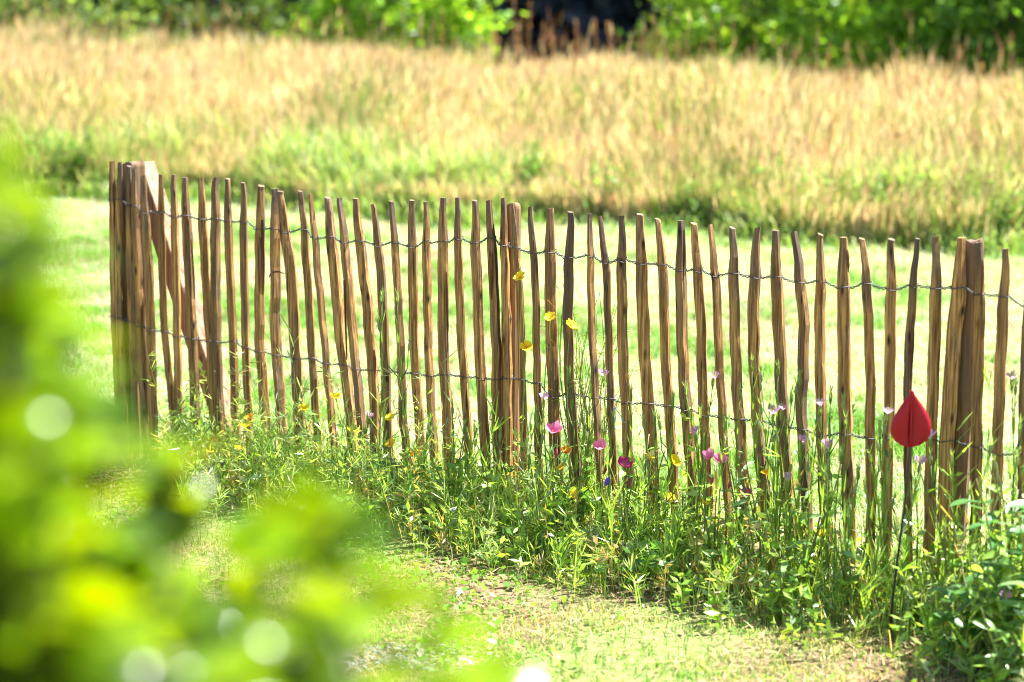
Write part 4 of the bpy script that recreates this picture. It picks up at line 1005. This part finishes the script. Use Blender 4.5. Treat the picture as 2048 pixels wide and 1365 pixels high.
# bark curl hooked on a pale
# ------------------------------------------------------------------ red garden ornament on a black rod
def ornament():
    gb = ground_pt(1778, 1285); off = float((gb - FA) @ FN)
    tp = fence_pt(1821, 782, off); bt = fence_pt(1821, 893, off)
    t = thing('garden_stake', gb, 'red tulip shaped garden ornament on a thin black rod before the fence', 'garden ornament')
    Hh = tp[2] - bt[2]; Wd = (1862 - 1779) / (FPX / tp[1]) / 2
    bt = bt - gb
    base = Vector(bt)
    # silhouette half width against height (0 bottom .. 1 top)
    hs = [0.0, 0.04, 0.12, 0.22, 0.34, 0.46, 0.58, 0.70, 0.82, 0.92, 1.0]
    wsil = [0.10, 0.48, 0.80, 0.95, 1.0, 0.95, 0.81, 0.62, 0.38, 0.17, 0.05]
    vax = unit(np.array([FN[0] * 0.0, -1.0, 0])); uax = np.array([1.0, 0, 0])
    # four curved blades meeting along the rod; they open like the petals of a closed tulip
    for k, a in enumerate((R(4), R(178), R(-98), R(88))):
        V = []; F = []; cols = 6; th = 0.0025 if k < 2 else 0.005
        dirv = uax * math.cos(a) + vax * (-math.sin(a)); nv = np.array([-dirv[1], dirv[0], 0])
        sc = 1.0 if k < 2 else 0.2
        for side in (1, -1):
            for i, h in enumerate(hs):
                for j in range(cols):
                    s = j / (cols - 1)
                    bow = 0.22 * Wd * math.sin(s * math.pi * 0.9) * (0.4 + 0.6 * math.sin(h * math.pi)) * (-0.7 if k == 0 else 0.7 if k == 1 else 0.0)
                    lift = 0.10 * Hh * (1 - h) * s * s * -0.2
                    p = np.array([0, 0, h * Hh + lift]) + dirv * (s * wsil[i] * Wd * sc) + nv * (bow + side * th / 2)
                    V.append(p)
        n1 = len(hs) * cols
        for i in range(len(hs) - 1):
            for j in range(cols - 1):
                q = i * cols + j; F.append((q, q + 1, q + cols + 1, q + cols)); F.append((n1 + q, n1 + q + cols, n1 + q + cols + 1, n1 + q + 1))
        for i in range(len(hs) - 1):
            q = i * cols + cols - 1; F.append((q, n1 + q, n1 + q + cols, q + cols))
        for j in range(cols - 1):
            F.append((j, n1 + j, n1 + j + 1, j + 1)); q = (len(hs) - 1) * cols + j; F.append((q, q + 1, n1 + q + 1, n1 + q))
        mb = MB(); mb.add(V, F, (0.5, 0, 0)); mb.build('petal', M['red'], t, [float(v) for v in bt], smooth=True)
    cp = MB(); z = Hh
    cp.tube([bt + np.array([0, 0, Hh * 0.9]), bt + np.array([0, 0, Hh * 1.0]), bt + np.array([0, 0, Hh * 1.012])], [0.006, 0.0055, 0.003], (0.5, 0, 0), 8); cp.build('tip', M['red'], t)
    rb = MB(); pth = [np.array([0, 0, -0.03]), np.array([0.006, 0, 0.12]), bt * np.array([0.75, 0.75, 0.72]), bt + np.array([0, 0.003, 0.004]), bt + np.array([0, 0.008, Hh * 0.12])]
    rb.tube(pth, 0.0036, k=7); rb.build('rod', M['rod'], t, smooth=True)
ornament()

# ------------------------------------------------------------------ gravel patch near the path
pc = ground_pt(800, 1318); mb = MB()
for k in range(420):
    a = rng.uniform(0, 6.28); r = math.sqrt(rng.uniform()); c = pc + np.array([math.cos(a) * r * 0.26, math.sin(a) * r * 0.12, 0])
    s = rng.uniform(0.004, 0.012); V = []
    for ph in (-0.5, 0.35, 0.9):
        for j in range(5):
            t = j * 1.2566 + ph; q = s * rng.uniform(0.8, 1.1)
            V.append(c + np.array([math.cos(t) * q * math.cos(ph), math.sin(t) * q * math.cos(ph) * 0.8, s * 0.6 * (math.sin(ph) + 0.45)]))
    F = [(i * 5 + j, i * 5 + (j + 1) % 5, (i + 1) * 5 + (j + 1) % 5, (i + 1) * 5 + j) for i in range(2) for j in range(5)] + [(10, 11, 12, 13, 14)]
    mb.add(V, F, (0.4, 0.4, 0.4))
tag(mb.build('gravel', M['stone']), 'patch of pale grey gravel in the lawn before the shrub', 'gravel', kind='stuff')

# ------------------------------------------------------------------ leafy shrub close to the camera
def shrub():
    base = np.array([-0.45, 1.9, 0.0])
    t = thing('broadleaf_shrub', base, 'sunlit yellow green leafy shrub close by, out of focus', 'shrub')
    TIPS = [(-15, 370, 1.05), (15, 440, 1.2), (-90, 480, 0.95), (-25, 590, 1.3), (-100, 640, 1.1), (30, 720, 1.05), (80, 770, 1.25), (170, 860, 1.35), (240, 900, 1.1), (310, 950, 1.3), (60, 820, 1.3), (0, 760, 0.95), (150, 900, 0.95), (90, 980, 1.2), (220, 1000, 1.1), (300, 1060, 1.35),
            (20, 1080, 1.0), (200, 1100, 1.25), (420, 1010, 1.3), (390, 1130, 1.1), (520, 1090, 1.25), (620, 1060, 1.05), (690, 1020, 1.15), (710, 1110, 1.3), (600, 1180, 1.1), (480, 1200, 1.35), (780, 1160, 1.15), (760, 1240, 1.0), (850, 1270, 1.2), (330, 1230, 1.0), (120, 1210, 1.3), (20, 1260, 1.1), (200, 1330, 1.0), (660, 1320, 1.3),
            (940, 1330, 1.1), (1030, 1370, 1.2), (1000, 1400, 1.0), (870, 1400, 1.3), (480, 1380, 1.05), (560, 1300, 0.95), (700, 1400, 1.1), (-80, 900, 1.2), (-100, 1150, 1.1), (-150, 700, 1.1), (100, 1400, 1.2), (350, 1420, 1.3)]
    TIPS = TIPS + [(-40, 350, 1.3), (20, 400, 1.0), (-60, 430, 1.15), (40, 500, 1.1), (-10, 520, 1.0), (60, 600, 1.3), (-40, 560, 1.2), (10, 650, 1.15), (90, 700, 1.1)]
    TIPS = TIPS + [(float(rng.uniform(-150, x_ - 60)), float(y_ + rng.uniform(60, 260)), float(rng.uniform(0.95, 1.4))) for x_, y_, q_ in TIPS[4:40:1] if x_ > -60]
    sb = MB(); leaves = []
    for (px, py, Y) in TIPS:
        Y = 1.5 + (Y - 0.95) * 1.7
        T = depth_pt(px, py, Y) - base
        b0 = np.array([rng.normal(0, 0.06) + T[0] * 0.35, rng.normal(0, 0.06) + T[1] * 0.4, 0]); H = T[2]
        path = [b0 + (np.array([T[0], T[1], 0]) - b0) * u ** 1.4 + np.array([0.02 * math.sin(5 * u + px), 0.02 * math.cos(4 * u + py), H * u]) for u in np.linspace(0, 1, 24)]
        path = np.array(path)
        sb.tube(path, np.linspace(0.006, 0.0016, 24), jit((0.13, 0.10, 0.05), 0.2), 5)
        seg = np.linalg.norm(path[-1] - path[0])
        m = 36
        for q in range(m):
            u = 1 - (q / m) ** 1.7 * 0.6 + rng.uniform(-0.01, 0.01); u = min(1.0, max(0.05, u))
            i = u * 23; k = min(22, int(i)); c = path[k] + (path[k + 1] - path[k]) * (i - k)
            a = q * 1.5708 + rng.uniform(-0.5, 0.5)
            d = unit(np.array([math.cos(a), math.sin(a), rng.uniform(0.1, 0.9)]))
            if q == 0: d = unit(np.array([rng.normal(0, 0.3), rng.normal(0, 0.3), 1]))
            L = rng.uniform(0.045, 0.085) * (1.0 if q > 1 else 0.7)
            leaves.append((c, d, L, u))
    stem = sb.build('stem', M['bark'], t, smooth=True)
    protos = []
    for k in range(6):
        mb = MB(); cl = jit((0.165, 0.285, 0.002) if k < 4 else (0.045, 0.095, 0.002), 0.15)  # darker leaves: shade of the shrub's gaps put into the leaf colour
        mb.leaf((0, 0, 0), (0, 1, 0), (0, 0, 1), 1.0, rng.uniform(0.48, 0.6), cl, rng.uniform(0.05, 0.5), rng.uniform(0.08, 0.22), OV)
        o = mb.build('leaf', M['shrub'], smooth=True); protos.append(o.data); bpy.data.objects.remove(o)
    def in_view(c):
        p = c + base - CAM; z = p[1] * math.cos(PITCH) - p[2] * math.sin(PITCH); y = p[1] * math.sin(PITCH) + p[2] * math.cos(PITCH)
        X = 1024 + FPX * p[0] / z; Y = 682.5 - FPX * y / z
        return (-60 < X < 2100 and -60 < Y < 1425), z
    vis = []; rest = []
    for lf in leaves:
        v, z = in_view(lf[0]); (vis if v else rest).append((z, lf))
    vis.sort(key=lambda q: q[0]); rest += vis[300:]; vis = vis[:300]
    def frame(d):
        n0 = unit(np.array([rng.normal() * 0.45, rng.normal() * 0.45, 1.0])); x = unit(np.cross(d, n0)); z = np.cross(x, d)
        return x, z
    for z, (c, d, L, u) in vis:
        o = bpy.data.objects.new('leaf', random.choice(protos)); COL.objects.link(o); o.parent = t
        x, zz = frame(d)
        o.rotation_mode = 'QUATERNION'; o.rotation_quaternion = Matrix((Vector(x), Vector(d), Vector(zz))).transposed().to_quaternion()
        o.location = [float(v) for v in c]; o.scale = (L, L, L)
    fb = MB()
    for z, (c, d, L, u) in rest:
        x, zz = frame(d); fb.leaf(c, d, zz, L, L * 0.54, jit((0.165, 0.285, 0.002) if rng.uniform() < 0.6 else (0.045, 0.095, 0.002), 0.3), rng.uniform(0.05, 0.5), 0.15, OV)  # same dark tone, painting shaded gaps among the lit leaves
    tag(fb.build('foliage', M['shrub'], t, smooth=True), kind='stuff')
    print('shrub leaves', len(vis), len(rest))
shrub()

# look-alikes that share a pale: say which is taller
_by = {}
for o in list(COL.objects):
    if o.parent is None and 'label' in o and o.get('category') in ('flower', 'poppy'): _by.setdefault(o['label'], []).append(o)
for lb_, os_ in _by.items():
    if len(os_) in (2, 3):
        hh = sorted(os_, key=lambda o: -max((c.bound_box[6][2] for c in o.children if c.name.startswith('stem')), default=0))
        for o, w_ in zip(hh, ('taller', 'shorter') if len(os_) == 2 else ('tallest', 'middling', 'shortest')): o['label'] = w_ + ' ' + lb_
print('TRIS', sum(sum(max(0, len(p.vertices) - 2) for p in m.polygons) if len(m.polygons) < 5000 else len(m.loops) - 2 * len(m.polygons) for m in bpy.data.meshes))
